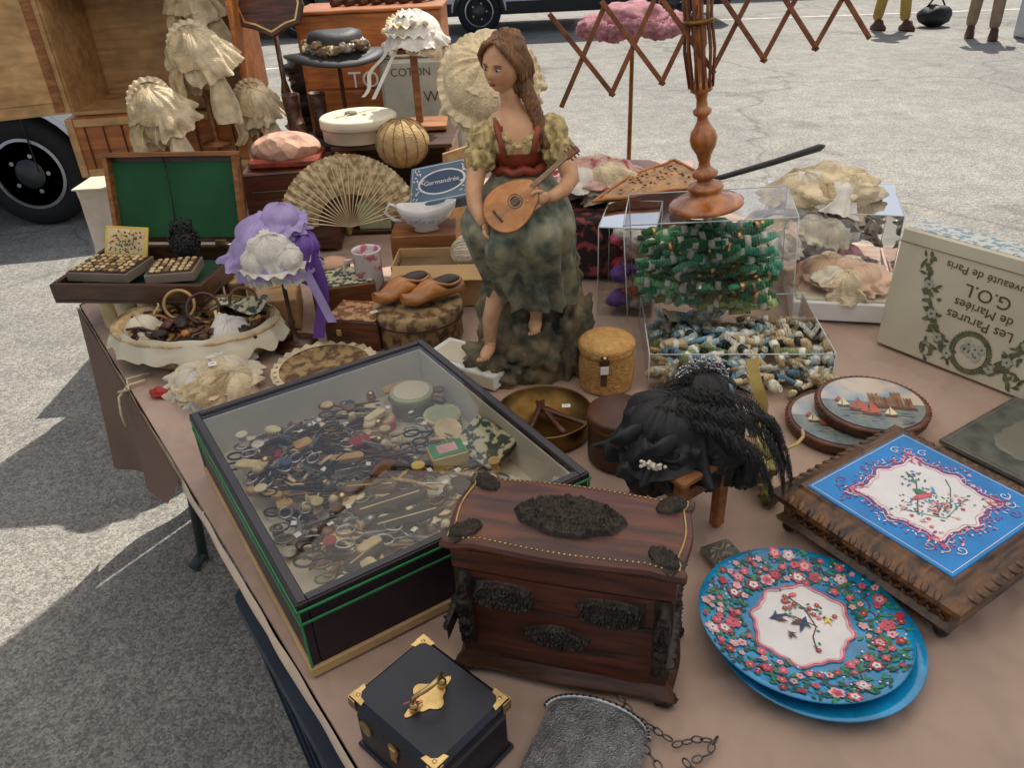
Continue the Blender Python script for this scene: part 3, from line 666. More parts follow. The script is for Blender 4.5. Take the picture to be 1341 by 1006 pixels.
# ------------------------------------------------------------------ round scenic boxes
def scenic(name,loc,r,rz):
    b=B(); RIM=wood('turned_rim',(70,38,20),(120,70,40),.4)
    b.lathe([(r*.96,0),(r,.003),(r,.012),(r*1.02,.015),(r,.019),(r*.95,.0215),(r*.93,.020),(.001,.0195)],RIM,n=56)
    for k in range(60): b.ell((r*cos(k*pi/30),r*sin(k*pi/30),.017),(.003,.003,.003),RIM,nu=6,nv=4)
    SKY=mat('painted_sky',(134,158,174),.35,c2=(202,184,164),vs=18,bump=.1,coat=.2,thr=(.4,.6)); SEA=mat('painted_sea',(80,104,110),.35,c2=(136,136,124),vs=40,bump=.1,coat=.2); STN=mat('painted_stone',(136,96,66),.35,var=.35,vs=60,bump=.1)
    R1=r*.91; M=T(0,0,.0205)@Rz(rz)
    b.poly(circ(R1,48),SKY,M,z=.0002)
    b.poly([(R1*cos(t),R1*sin(t)) for t in [pi+(.0)+(pi)*i/20 for i in range(21)]],SEA,M,z=.0005)
    for (x,w,h) in [(.004,.018,.044),(.024,.020,.034),(.044,.018,.052),(.062,.014,.034)]:
        b.poly([(x-w/2,-.016),(x+w/2,-.016),(x+w/2,-.016+h),(x-w/2,-.016+h)],STN,M,z=.0008+x*.002)
        for q in range(3): b.poly([(x-w/2+q*w/2.5,-.016+h),(x-w/2+q*w/2.5+.003,-.016+h),(x-w/2+q*w/2.5+.003,-.012+h),(x-w/2+q*w/2.5,-.012+h)],STN,M,z=.0008+x*.002)
        for q in range(3): b.poly([(x-.002,-.008+q*.010),(x+.001,-.008+q*.010),(x+.001,-.003+q*.010),(x-.002,-.003+q*.010)],TWIG,M,z=.0012+x*.002)
    b.poly([(-.02,-.020),(.075,-.020),(.070,-.012),(-.01,-.010)],TWIG,M,z=.0014)
    SAIL=mat('painted_sail',(188,92,66),.4,var=.3,bump=.1)
    for (x,y,s_,m) in [(-.030,-.030,1.2,SAIL),(-.010,-.040,1.3,SAIL),(-.054,-.020,.8,IVORY),(.024,-.042,.8,IVORY),(-.06,-.005,.5,SAIL)]:
        b.poly([(x,y),(x+.004*s_,y+.036*s_),(x+.016*s_,y+.004*s_)],m,M,z=.0018+y*.004); b.poly([(x-.002*s_,y+.002),(x+.001*s_,y+.028*s_),(x-.012*s_,y+.004*s_)],m,M,z=.0019+y*.004)
        b.poly([(x-.012*s_,y),(x+.016*s_,y),(x+.011*s_,y-.005*s_),(x-.008*s_,y-.005*s_)],TWIG,M,z=.0017)
    for k in range(40): b.leaf(R.uniform(-.06,.05),R.uniform(-.07,-.03),R.uniform(.008,.02),.0014,R.gauss(0,.1),R.choice([SKY,INKBL,TWIG]),M,z=.0009+R.random()*.0002)
    b.done(name,loc=loc,recalc=False)
scenic('round_painted_box',(.605,1.195,.753),.098,-12); scenic('round_painted_box',(.660,1.205,.776),.098,-14)
b=B(); b.box((0,0,.006),(.24,.2,.010),mat('slate_green_stone',(100,104,94),.35,c2=(64,68,62),vs=30,bump=.2,coat=.3),b=.002)
b.stroke([(-.112,-.092),(.112,-.092),(.112,.092),(-.112,.092)],.002,GREYW,z=.0116,closed=True); b.relief(T(0,0,.011),.16,.12,.002,mat('etched',(116,112,98),.4,bump=.1),8)
b.done('etched_slate_plaque',loc=(.905,1.10,.755),rot=(0,0,31))
# ------------------------------------------------------------------ ivory lettered tin
g=empty('lettered_bridal_tin',(.80,1.505,.754),(-3,0,-56.3)); b=B()
TIN=mat('ivory_tin',(202,194,172),.38,var=.12,vs=5,bump=.08,bs=60,coat=.2); TINTOP=mat('pale_blue_print',(200,198,186),.35,c2=(104,134,140),vs=90,bump=.05,thr=(.50,.56),coat=.2)
Lx,Dz,Hh=.40,.085,.262
b.box((Lx/2,Dz/2,Hh/2),(Lx,Dz,Hh),TIN,b=.004); b.box((Lx/2,Dz/2,Hh+.0005),(Lx-.012,Dz-.012,.002),TINTOP); b.box((Lx/2,Dz/2-.0005,Hh-.028),(Lx+.002,Dz+.003,.0015),GREYW)
b.done('tin_body',g); FM=T(0,-.0008,0)@Rx(90)
LG=mat('olive_leaf_print',(96,98,70),.5,var=.35,vs=60,bump=0); LGR=mat('grey_rose_print',(166,168,154),.5,bump=0); INK=mat('brown_ink',(92,70,48),.5,bump=0)
b=B(); cx=.195
b.stroke([(cx+.032*cos(t*pi/16),.055+.036*sin(t*pi/16)) for t in range(32)],.003,LG,FM,closed=True,z=.0006)
for k in range(40):
    a=2*pi*k/40; b.leaf(cx+.034*cos(a),.055+.038*sin(a),.012,.006,a+.9,LG,FM,z=.0009+.00002*k)
for k in range(9): b.flower(cx+R.gauss(0,.009),.055+R.gauss(0,.009),.010,LGR,LG,FM,z=.0016)
for sg in(-1,1):
    P=[(cx+sg*(.035+.045*t+.075*t*(1-t)+.045*t*t),.035+.0*t+.18*t**1.6) for t in [i/16 for i in range(17)]]
    b.stroke(P,.002,LG,FM,z=.0007)
    for i,(x,y) in enumerate(P):
        for q in range(5): b.leaf(x+R.gauss(0,.005),y+R.gauss(0,.005),R.uniform(.010,.020),R.uniform(.005,.010),R.random()*6.3,LG,FM,z=.0009+R.random()*.0004)
        if i%4==1: b.flower(x,y,.011,LGR,LG,FM,z=.0016)
    P=[(cx+sg*(.045+.03*sin(t*5)+.07*t),.030+.015*sin(t*7)) for t in [i/12 for i in range(13)]]
    b.stroke(P,.0016,LG,FM,z=.0007)
    for x,y in P:
        b.leaf(x,y,.014,.007,R.random()*6.3,LG,FM,z=.0010+R.random()*.0004)
b.done('leaf_print',g,recalc=False)
for s_,sz,zz in [("Les Parures",.028,.116),("de Mariées",.026,.144),("G.O.L",.036,.175),("Nouveauté de Paris",.023,.210)]:
    text(s_,sz,INK,g,T(cx,-.0012,zz)@Rx(90)@Rz(177))
# ------------------------------------------------------------------ acrylic boxes with thread skeins
def skein(b,M,m,band,l=.075,r=.0075):
    n=9; b.tube([(-l/2+l*i/(n-1),.004*sin(i*.8),0) for i in range(n)],[r*(.75 if i in(0,n-1) else 1.05 if i in (2,6) else .85) for i in range(n)],m,M,n=8,flat=.7)
    for x in(-l*.22,l*.25): b.tube([(x-.006,0,0),(x+.006,0,0)],r*1.12,band,M,n=8,flat=.8)
def thr(name,c): return mat(name,c,.5,var=.3,vs=60,bump=.9,bs=55,kind='wave',bd=.002,sheen=.2)
GRN=[thr('green_thread_%d'%i,c) for i,c in enumerate([(40,140,92),(60,168,112),(30,104,68),(136,200,136),(84,176,140),(110,186,150),(50,124,66)])]
YG=[thr('yellowgreen_thread',(210,214,130)),thr('lime_thread',(176,196,96)),thr('olive_thread',(128,138,66))]
MIX=[thr('mix_thread_%d'%i,c) for i,c in enumerate([(214,190,146),(130,174,190),(98,138,164),(230,218,184),(206,172,118),(176,198,200),(232,226,212),(166,140,92),(130,156,96)])]
BAND=mat('paper_band',(236,232,214),.6,bump=0); BANDB=mat('black_gold_band',(50,46,40),.5,bump=0)
def acrylic_box(b,w,d,h,top=True):
    x,y=w/2,d/2; q=lambda *p: b.raw(p,[(0,1,2,3)],ACRYL)
    q((-x,-y,.001),(x,-y,.001),(x,-y,h),(-x,-y,h)); q((-x,y,.001),(x,y,.001),(x,y,h),(-x,y,h)); q((-x,-y,.001),(-x,y,.001),(-x,y,h),(-x,-y,h)); q((x,-y,.001),(x,y,.001),(x,y,h),(x,-y,h))
    if top: q((-x,-y,h),(x,-y,h),(x,y,h),(-x,y,h))
    P=[(-x,-y),(x,-y),(x,y),(-x,y)]
    for i in range(4):
        p,r=P[i],P[(i+1)%4]
        b.tube([(*p,h),(*r,h)],.0014,ACED,n=5); b.tube([(*p,.001),(*p,h)],.0012,ACED,n=5)
g=empty('acrylic_thread_box',(.440,1.575,.838),(0,-4,-12)); b=B(); acrylic_box(b,.335,.2,.222); b.done('acrylic_shell',g)
b=B()
for k in range(210):
    lay=k/210; z=.013+lay*.160; x=R.uniform(-.108,.108); y=R.uniform(-.082,.07) if k<90 else R.uniform(-.082,.04)
    col=R.choice(GRN) if z>.05 or R.random()<.3 else R.choice(YG+GRN[3:])
    skein(b,T(x,y,z)@Rz(R.gauss(0,24))@Ry(R.gauss(0,10))@Rx(R.uniform(0,180)),col,BAND if R.random()<.7 else BRASS,R.uniform(.080,.10),R.uniform(.0095,.0125))
b.done('green_thread_skeins',g)
g=empty('thread_tray',(.47,1.485,.752),(0,0,-6)); b=B(); acrylic_box(b,.36,.28,.080,top=False); b.done('acrylic_tray',g); b=B()
for k in range(160):
    x=R.uniform(-.15,.18); y=R.uniform(-.165,.11); z=.014+R.random()*.055*(1 if y<-.0 else .8)
    if abs(x)>.12 or y<-.11: z=.012+R.random()*.025
    skein(b,T(x,y,z)@Rz(R.gauss(10,50))@Ry(R.gauss(0,10))@Rx(R.uniform(0,180)),R.choice(MIX+MIX[:1]*2),R.choice([BAND,BAND,BAND,BANDB]),R.uniform(.070,.09),R.uniform(.008,.011))
b.done('coloured_thread_skeins',g)
g=empty('ribbon_box',(.305,1.80,.752),(0,0,-15)); b=B(); acrylic_box(b,.13,.2,.22); b.done('acrylic_shell',g); b=B()
for k in range(30):
    b.ell((R.uniform(-.03,.03),R.uniform(-.07,.07),.02+.0055*k),(.028,.03,.018),R.choice([PINK,PALEP,CREAM,DPURP,GREYI,WHITE,REDP,CREAM]),amp=.4,fr=6,seed=k,nu=16,nv=10)
b.done('ribbon_rolls',g)
# ------------------------------------------------------------------ yarn swift
g=empty('wooden_yarn_swift',(.413,1.545,1.068),(0,-7,0)); b=B()
b.lathe([(.066,0),(.074,.003),(.074,.009),(.066,.014),(.06,.015),(.05,.022),(.034,.027),(.03,.034),(.036,.040),(.034,.046),(.018,.052),(.015,.058),(.024,.064),(.026,.070),(.018,.077),(.012,.083),(.011,.092),(.015,.108),(.024,.124),(.027,.138),(.024,.150),(.016,.162),(.011,.172),(.010,.180),(.017,.186),(.018,.192),(.011,.198),(.010,.212),(.013,.224),(.021,.228),(.022,.236),(.021,.244),(.012,.25),(.010,.30),(.014,.31),(.014,.34),(.009,.35),(.009,.50),(.012,.52),(.002,.53)],VARN,n=36); b.done('turned_post',g)
b=B(); s_=.094; h_=.15; zb=.262
LAT=wood('lattice_wood',(96,50,24),(140,82,42),.45,(30,30,30))
def bar(p,q,yo):
    p=Vector((p[0],yo,p[1]));q=Vector((q[0],yo,q[1])); d=(q-p); l=d.length; a=math.degrees(math.atan2(d.z,d.x))
    b.box(tuple((p+q)/2),(l+.012,.0035,.009),LAT,rot=Ry(-a),b=.001)
for i in range(-3,4):
    for k,dx in enumerate((-1,1)):
        x0=i*s_+.02; z0=zb+.012*(i/3)
        if -3<=i+dx<=3: bar((x0,z0),((i+dx)*s_+.02,z0+h_),-.012+k*.005)
for i in range(-3,4):
    b.lathe([(.003,0),(.003,.014)],OLDBRASS,T(i*s_+.02,-.005,zb+.012*(i/3))@Rx(90),n=8)
for k in range(12):
    a=2*pi*k/12; b.tube([(.022*cos(a),.022*sin(a),.235),(.028*cos(a),.028*sin(a),.30),(.024*cos(a),.024*sin(a),.36),(.032*cos(a),.032*sin(a),.46)],.0028,LAT,n=6)
b.lathe([(.026,.0),(.030,.004),(.026,.010)],OLDBRASS,T(0,0,.345),n=24)
b.done('lattice_arms',g)
# ------------------------------------------------------------------ beaded purse + parasol handle
BEAD=mat('beaded_tan',(176,134,92),.5,var=.35,vs=40,bump=1,bs=150,kind='vor',bd=.003)
b=B()
def qp(u,v):
    a=Vector((-.15,-.08,0)).lerp(Vector((.17,-.06,0)),u); c=Vector((-.02,.06,0)).lerp(Vector((.12,.13,0)),u); p=a.lerp(c,v); p.z=.012+.012*sin(u*pi)*sin(v*pi)+.004*noise.noise(Vector((u*6,v*6,0))); return p
b.sheet(qp,40,24,BEAD); b.sheet(lambda u,v:qp(u,v)-Vector((0,0,.006)),10,8,BEAD)
b.tube([qp(u,v)+Vector((0,0,.003)) for u,v in [(i/10,0) for i in range(11)]+[(1,i/6) for i in range(1,7)]+[(1-i/10,1) for i in range(1,11)]+[(0,1-i/6) for i in range(1,6)]],.004,TINTAN,closed=True,n=6)
for k in range(60):
    u,v=R.uniform(.15,.85),R.uniform(.15,.85); p=qp(u,v); b.ell((p.x,p.y,p.z+.002),(.004,.003,.002),R.choice([LEATHBR,AMB,TINTAN]),nu=8,nv=5)
b.done('beaded_purse',loc=(.36,1.95,.985),rot=(4,-2,6))
b=B(); b.tube([(.0,0,0),(.06,.02,.004),(.2,.075,.018),(.30,.115,.03),(.335,.13,.034),(.35,.136,.036)],[.006,.007,.008,.009,.010,.004],BLACK,n=12); b.lathe([(.009,0),(.011,.01),(.009,.02)],OLDBRASS,T(.0,0,0)@Ry(75),n=14)
b.done('parasol_handle',loc=(.50,1.93,1.0))
# ------------------------------------------------------------------ statue
g=empty('lute_player_statue',(0,0,0))
SKIN=mat('painted_terracotta_skin',(184,134,98),.5,c2=(208,160,122),vs=30,bump=.25,bs=160,det=8); HAIR=mat('painted_hair',(96,64,40),.6,c2=(136,96,60),vs=50,bump=.7,bs=45,kind='wave',bd=.003)
SKIRT=mat('grey_green_skirt',(76,86,74),.6,c2=(140,134,108),vs=34,bump=.3,bs=150,det=10,thr=(.38,.62)); BLOUSE=mat('gold_blouse',(140,116,70),.55,c2=(198,178,124),vs=70,bump=.4,bs=150,det=8,thr=(.4,.6)); BODICE=mat('rust_bodice',(136,58,34),.5,var=.4,vs=50,bump=.3,det=8)
ROCK=mat('statue_rock',(66,68,54),.75,c2=(126,110,82),vs=26,bump=.8,bs=60,bd=.004,det=10,thr=(.38,.62)); LUTE=wood('lute_wood',(176,108,54),(214,148,86),.35,(20,40,20)); LUTEB=wood('lute_back',(90,48,24),(130,74,38),.35)
b=B()
rs=[]
for i in range(44):
    t=i/43; z=.75+.335*t; cxx=.048+.010*t; cyy=1.515+.02*t; rx=.124-.045*t; ry=.095-.030*t
    ring=[]
    for j in range(70):
        a=2*pi*j/70; d=Vector((cos(a),sin(a),0)); k=1+.16*noise.noise(Vector((d.x*2.0,d.y*2.0,z*14)))+.18*abs(noise.noise(Vector((d.x*4,d.y*4,z*26))))-.08*abs(noise.noise(Vector((d.x*9,d.y*9,z*50))))
        ring.append((cxx+rx*k*d.x,cyy+ry*k*d.y,z))
    rs.append(ring)
b.rings(rs,ROCK)
b.ell((-.012,1.462,.775),(.085,.065,.060),ROCK,amp=.4,fr=9,seed=3,nu=50,nv=36); b.ell((.055,1.455,.80),(.07,.055,.085),ROCK,amp=.4,fr=9,seed=8,nu=50,nv=36); b.ell((.125,1.48,.81),(.052,.06,.12),ROCK,amp=.45,fr=9,seed=5,nu=46,nv=34)
b.prism(circ(.118,40,lambda t:1+.04*sin(5*t)),.750,.768,ROCK,T(.035,1.50,0)@S(1,.78,1)); b.done('rock_base',g)
b=B(); rs=[]
prof=[(1.198,.034,1.476,.043,.034,0),(1.182,.036,1.473,.052,.042,.03),(1.162,.037,1.462,.068,.062,.05),(1.142,.036,1.444,.086,.088,.06),(1.122,.032,1.428,.099,.106,.07),(1.100,.030,1.420,.104,.108,.08),(1.075,.030,1.418,.101,.098,.10),(1.045,.034,1.420,.093,.080,.15),(1.010,.040,1.424,.085,.064,.20),(.975,.044,1.428,.081,.056,.25),(.945,.048,1.432,.080,.052,.27),(.925,.049,1.434,.078,.050,.27)]
NR=54
for i in range(NR+1):
    t=i/NR*(len(prof)-1); i0=min(int(t),len(prof)-2); f_=t-i0
    P0,P1,P2,P3=prof[max(i0-1,0)],prof[i0],prof[i0+1],prof[min(i0+2,len(prof)-1)]
    z,cx,cy,rx,ry,am=[.5*(2*b1+(c1-a1)*f_+(2*a1-5*b1+4*c1-d1)*f_*f_+(3*b1-a1-3*c1+d1)*f_**3) for a1,b1,c1,d1 in zip(P0,P1,P2,P3)]
    ring=[]
    for j in range(180):
        a=2*pi*j/180; nz=noise.noise(Vector((cos(a)*2.2,sin(a)*2.2,z*11)))
        k=1+am*(.50*sin(10*a+z*10+nz*3)+.35*sin(17*a-z*16+1+nz*3))+.07*nz-.06*abs(noise.noise(Vector((cos(a)*4+z*9,sin(a)*4,z*16))))
        w=min(1,max(0,(1.15-z)/.06))
        k*=1+w*(-.20*math.exp(-((a-1.49*pi)/.22)**2)+.07*math.exp(-((a-1.33*pi)/.24)**2)+.06*math.exp(-((a-1.66*pi)/.24)**2))
        h=min(1,max(0,(1.0-z)/.07)); zz=z+h*(.026*(-cos(a) if cos(a)<0 else 0)+.014*noise.noise(Vector((cos(a)*4,sin(a)*4,7))))
        zz-=.012*w*abs(sin(a*3.5+z*20))*max(0,-sin(a))*(1-h)
        ring.append((cx+rx*k*cos(a),cy+ry*k*sin(a),zz))
    rs.append(ring)
b.rings(rs,SKIRT)
b.tube([(.036+.05*cos(2*pi*k/30),1.474+.041*sin(2*pi*k/30),1.190+.004*sin(k*1.7)) for k in range(30)],.009,BODICE,closed=True,n=8)
b.done('skirt',g)
b=B(); rs=[]
prof=[(1.186,.035,1.474,.042,.033),(1.205,.034,1.472,.045,.036),(1.225,.033,1.468,.051,.044),(1.243,.033,1.466,.054,.046),(1.258,.034,1.468,.058,.040),(1.272,.034,1.472,.058,.034),(1.284,.032,1.474,.046,.028),(1.293,.029,1.474,.028,.022),(1.303,.026,1.472,.019,.018),(1.318,.022,1.469,.017,.017),(1.335,.018,1.466,.016,.017)]
def tm(i,j):
    a=2*pi*(j+.5)/40; z=prof[i][0]; x=cos(a)
    if z>=1.284: return SKIN
    front=sin(a)<-.1
    if front and z>1.222 and abs(x)<.30+(z-1.24)*9: return SKIN
    if z<1.225: return BODICE
    if front and .42<abs(x)<.62: return BODICE
    return BLOUSE
for z,cx,cy,rx,ry in prof:
    rs.append([(cx+rx*cos(2*pi*j/40),cy+ry*sin(2*pi*j/40)*(1+(.14*max(0,-sin(2*pi*j/40))*math.exp(-((abs(cos(2*pi*j/40))-.45)/.25)**2) if 1.22<z<1.25 else 0)),z) for j in range(40)])
b.rings(rs,SKIN,mf=tm)
for sx in(-1,1): b.tube([(.033+sx*.026,1.424,1.222),(.034+sx*.030,1.424,1.245),(.034+sx*.036,1.436,1.266),(.034+sx*.038,1.462,1.280),(.034+sx*.036,1.49,1.27)],.0065,BODICE,n=8)
for k in range(30):
    a=pi+pi*k/29; b.ell((.033+.045*cos(a),1.464+.040*sin(a),1.238+.030*abs(cos(a))),(.008,.007,.005),BLOUSE,amp=.3,fr=5,seed=k,nu=12,nv=8)
def gath(d):
    ph=math.atan2(d.y,d.x); k=1+.08*sin(ph*9+d.z*3)*(1-abs(d.z)**3)+.04*sin(ph*17-d.z*5)*(1-abs(d.z)**3)
    return Vector((d.x*k,d.y*k,d.z))
for sx,px,pz in [(-1,-.028,1.250),(1,.096,1.258)]:
    b.ell((px,1.460,pz-.006),(.029,.030,.034),BLOUSE,amp=.14,fr=7,seed=sx+4,nu=64,nv=30,rot=Ry(-14*sx),fn=gath); b.ell((px+sx*.009,1.450,pz-.036),(.029,.031,.028),BLOUSE,amp=.16,fr=7,seed=sx+9,nu=64,nv=30,rot=Ry(-10*sx),fn=gath)
b.tube([(-.036,1.448,1.215),(-.045,1.436,1.192),(-.052,1.418,1.166),(-.050,1.392,1.144),(-.041,1.366,1.130),(-.034,1.354,1.120)],[.018,.018,.016,.014,.0105,.009],SKIN,n=14)
b.tube([(.108,1.450,1.222),(.121,1.436,1.200),(.126,1.414,1.178),(.110,1.384,1.168),(.088,1.364,1.164),(.076,1.356,1.163)],[.019,.019,.016,.014,.0105,.009],SKIN,n=14)
def hand(M,m,s_=1,curl=1):
    b.ell((0,0,0),(.0085*s_,.0045*s_,.011*s_),m,M,nu=14,nv=10)
    for i,(x,l) in enumerate([(-.0066,.013),(-.0023,.016),(.0023,.015),(.0064,.011)]):
        pts=[(x*s_,0,-.007*s_),(x*1.1*s_,-.002*s_,-(.010+l*.35)*s_),(x*1.15*s_,-.006*s_*curl,-(.010+l*.7)*s_),(x*1.15*s_,-.010*s_*curl,-(.009+l*.85)*s_)]
        b.tube(pts,[.0026*s_,.0025*s_,.0022*s_,.0016*s_],m,M,n=8)
    b.tube([(-.007*s_,0,.004*s_),(-.012*s_,-.003*s_,-.001*s_),(-.013*s_,-.006*s_,-.007*s_),(-.011*s_,-.008*s_,-.011*s_)],[.0032*s_,.003*s_,.0025*s_,.0018*s_],m,M,n=8)
hand(T(-.030,1.346,1.114)@Rz(60)@Rx(-20)@Ry(-20),SKIN,1.25); hand(T(.070,1.345,1.168)@Rz(-20)@Ry(60)@Rx(-15),SKIN,1.25)
for (p0,p1,p2,f,rz) in [((-.014,1.425,.97),(-.036,1.420,.90),(-.040,1.418,.850),(-.048,1.395,.838),-22),((.048,1.430,.97),(.056,1.428,.93),(.056,1.426,.900),(.052,1.405,.888),-6)]:
    b.tube([p0,p1,p2,(p2[0],p2[1]+.003,p2[2]-.012)],[.021,.017,.0115,.012],SKIN,n=14)
    M=T(*f)@Rz(rz)@Rx(10)
    b.ell((0,.006,0),(.0135,.028,.010),SKIN,M,nu=18,nv=12); b.ell((0,.024,.004),(.0115,.013,.013),SKIN,M,nu=14,nv=10)
    for k in range(5): b.ell((-.010+.0048*k,-.022+.0012*k*k*.5,-.002),(.0030-.0002*k,.0065,.0035),SKIN,M,nu=8,nv=6)
b.done('torso_arms_and_feet',g)
b=B()
def hf(d):
    x,y,z=d; f=max(0,-y)
    yy=y; xx=x*(1-.30*max(0,-z)**1.3); zz=z
    yy-=.27*f*math.exp(-(x/.13)**2-((z+.10)/.20)**2)*(1 if z>-.22 else math.exp(-((z+.22)/.06)**2))
    yy-=.10*f*math.exp(-(x/.10)**2-((z-.12)/.2)**2)
    yy+=.13*f*math.exp(-((abs(x)-.34)/.17)**2-((z-.10)/.11)**2)
    yy-=.05*f*math.exp(-((abs(x)-.33)/.25)**2-((z-.27)/.07)**2)
    yy-=.11*f*math.exp(-(x/.20)**2-((z+.40)/.06)**2); yy-=.10*f*math.exp(-(x/.18)**2-((z+.50)/.06)**2)
    yy+=.04*f*math.exp(-(x/.2)**2-((z+.45)/.02)**2)
    yy-=.14*f*math.exp(-(x/.25)**2-((z+.72)/.14)**2)
    return Vector((xx,yy,zz))
HM=T(.012,1.455,1.372)@Rz(-34)@Rx(11)@Ry(4)
b.ell((0,0,0),(.0325,.0370,.0455),SKIN,HM,nu=72,nv=60,fn=hf)
EYW=mat('painted_eye',(206,194,172),.3,bump=0); EYD=mat('painted_iris',(40,28,22),.3,bump=0); LIP=mat('painted_lips',(156,66,54),.4,bump=0); BROW=mat('painted_brow',(78,50,34),.6,bump=0)
for sx in(-1,1):
    b.ell((sx*.0112,-.0312,.0045),(.0058,.0031,.0026),EYW,HM,nu=14,nv=8); b.ell((sx*.0112-.001,-.0337,.0038),(.0023,.0013,.0023),EYD,HM,nu=10,nv=6)
    b.tube([(sx*.0045,-.0350,.0108),(sx*.011,-.0350,.0130),(sx*.018,-.0300,.0107)],.0009,BROW,HM,n=6); b.tube([(sx*.0055,-.0340,.0070),(sx*.0112,-.0347,.0086),(sx*.0172,-.0310,.0062)],.0007,BROW,HM,n=6)
    b.ell((sx*.0315,.004,.0),(.003,.007,.010),SKIN,HM,nu=10,nv=8)
b.ell((0,-.0378,-.0180),(.0068,.0028,.0018),LIP,HM,nu=12,nv=6); b.ell((0,-.0371,-.0218),(.0058,.0028,.0021),LIP,HM,nu=12,nv=6)
b.done('head',g); b=B()
b.ell((0,.010,.010),(.0385,.0395,.0440),HAIR,HM@T(0,.006,.002)@Rx(-8),amp=.14,fr=9,seed=2,nu=60,nv=44)
for sx in(-1,1):
    for k in range(9):
        w=.0022*sin(k*2.1)
        b.tube([(sx*.002,-.0215+.0040*k,.047-.0008*k),(sx*.018,-.025+.005*k+w,.040+w),(sx*.032,-.017+.005*k-w,.020),(sx*.037+w,-.004+.005*k,-.002),(sx*.034-w,.008+.004*k,-.022),(sx*.028,.014+.003*k,-.036)],[.003,.005,.006,.0055,.005,.003],HAIR,HM,n=8)
for q in range(5):
    pts=[]
    for k in range(16):
        t=k/15; pts.append((.040+.046*t+.007*sin(k*1.2+q*1.25),1.472-.036*t+.007*cos(k*1.2+q*1.25),1.352-.120*t+(.01*sin(pi*t))))
    b.tube(pts,[.011*(1-.55*(k/15)) for k in range(16)],HAIR,n=9)
b.ell((.036,1.482,1.345),(.030,.028,.032),HAIR,amp=.3,fr=8,seed=4,nu=36,nv=26)
b.done('hair',g)
b=B(); A=Vector((-.022,1.328,1.134)); Z_=Vector((.133,1.378,1.242)); ax=(Z_-A).normalized(); nf=Vector((.05,-.80,.60)); nf=(nf-ax*nf.dot(ax)).normalized(); si=nf.cross(ax)
LM=Matrix(((ax.x,si.x,nf.x,A.x),(ax.y,si.y,nf.y,A.y),(ax.z,si.z,nf.z,A.z),(0,0,0,1)))
def egg(n=48):
    P=[]
    for i in range(n):
        a=2*pi*i/n; x=.050-.056*cos(a); w=.041*sin(a)*(1+.25*cos(a)) ; P.append((x,w))
    return P
E=egg()
b.rings([[(.045+(x-.045)*k,y*k,z) for x,y in E] for k,z in [(.25,-.030),(.6,-.027),(.85,-.018),(.97,-.008),(1,0),(1.0,.002)]],LUTEB,LM)
b.poly([(.045+(x-.045)*.96,y*.96) for x,y in E],LUTE,LM,z=.0026)
b.poly([(.056+x,y) for x,y in circ(.0095,20)],EYD,LM,z=.0031); b.stroke([(.056+x,y) for x,y in circ(.0125,20)],.0015,EYD,LM,z=.0032,closed=True)
b.box((.016,0,.004),(.004,.026,.003),EYD,LM,b=.0005); b.box((.135,0,.002),(.085,.009,.006),LUTEB,LM); b.box((.185,0,-.002),(.030,.013,.006),LUTEB,LM,rot=Ry(18))
for k in range(4): b.tube([(.016,-.004+.0027*k,.0056),(.175,-.003+.002*k,.0056)],.0003,IVORY,LM,n=4)
for k in range(3):
    for sg in(-1,1): b.tube([(.178+.007*k,0,-.002),(.178+.007*k,sg*.012,-.002)],.0014,EYD,LM,n=6)
b.done('lute',g)
# ------------------------------------------------------------------ lidded straw basket
g=empty('straw_lidded_basket',(.195,1.395,.752)); b=B()
prof=[]
for k in range(13): prof+=[(.050+.004*sin(k/12*pi),k*.0062),(.0530+.004*sin(k/12*pi),k*.0062+.003)]
prof+=[(.056,.084),(.058,.088),(.056,.092),(.058,.097),(.055,.102),(.050,.106),(.044,.1075),(.040,.110),(.03,.111),(.02,.1125),(.001,.113)]
b.lathe(prof,mat('honey_straw',(190,138,72),.7,c2=(216,170,100),vs=80,bump=.9,bs=260,kind='vor'),n=48); b.done('woven_body',g)
b=B(); b.box((-.012,-.0555,.06),(.013,.004,.07),LEATHBR,rot=Rx(3)); b.box((-.012,-.059,.082),(.02,.004,.014),LEATHBR); b.box((-.012,-.062,.066),(.016,.001,.018),PAPER); b.tube([(-.012,-.062,.09),(-.012,-.064,.096)],.003,BRASS); b.done('leather_strap',g)
b=B(); b.lathe([(.090,0),(.092,.002),(.092,.036),(.090,.038),(.088,.036),(.088,.004),(.001,.003)],OLDBRASS,n=56)
for (x,a) in [(-.018,70),(.012,115),(.04,150)]: 
    b.tube([(-.055,0,0),(-.05,0,0),(-.03,0,0),(.02,0,0),(.04,0,0),(.055,0,0)],[.004,.007,.005,.006,.008,.004],REDWOOD,T(x,.0,.020)@Rz(a)@Ry(-6),n=12)
b.done('brass_hoop_with_bobbins',loc=(.058,1.245,.753))
b=B(); b.lathe([(.052,0),(.056,.004),(.056,.075),(.058,.076),(.058,.095),(.052,.099),(.001,.1)],LEATHBR,n=40); b.lathe([(.0585,0),(.0585,.004)],OLDBRASS,T(0,0,.077),n=40); b.done('round_leather_box',loc=(.185,1.14,.753))
b=B(); b.box((0,0,.018),(.19,.10,.034),PAPER,b=.002); b.box((0,-.0508,.018),(.182,.002,.026),LINEN); b.box((-.0,0,.0358),(.16,.075,.001),LINEN,b=.0002); b.done('white_card_box',loc=(-.085,1.475,.754),rot=(0,0,-35))
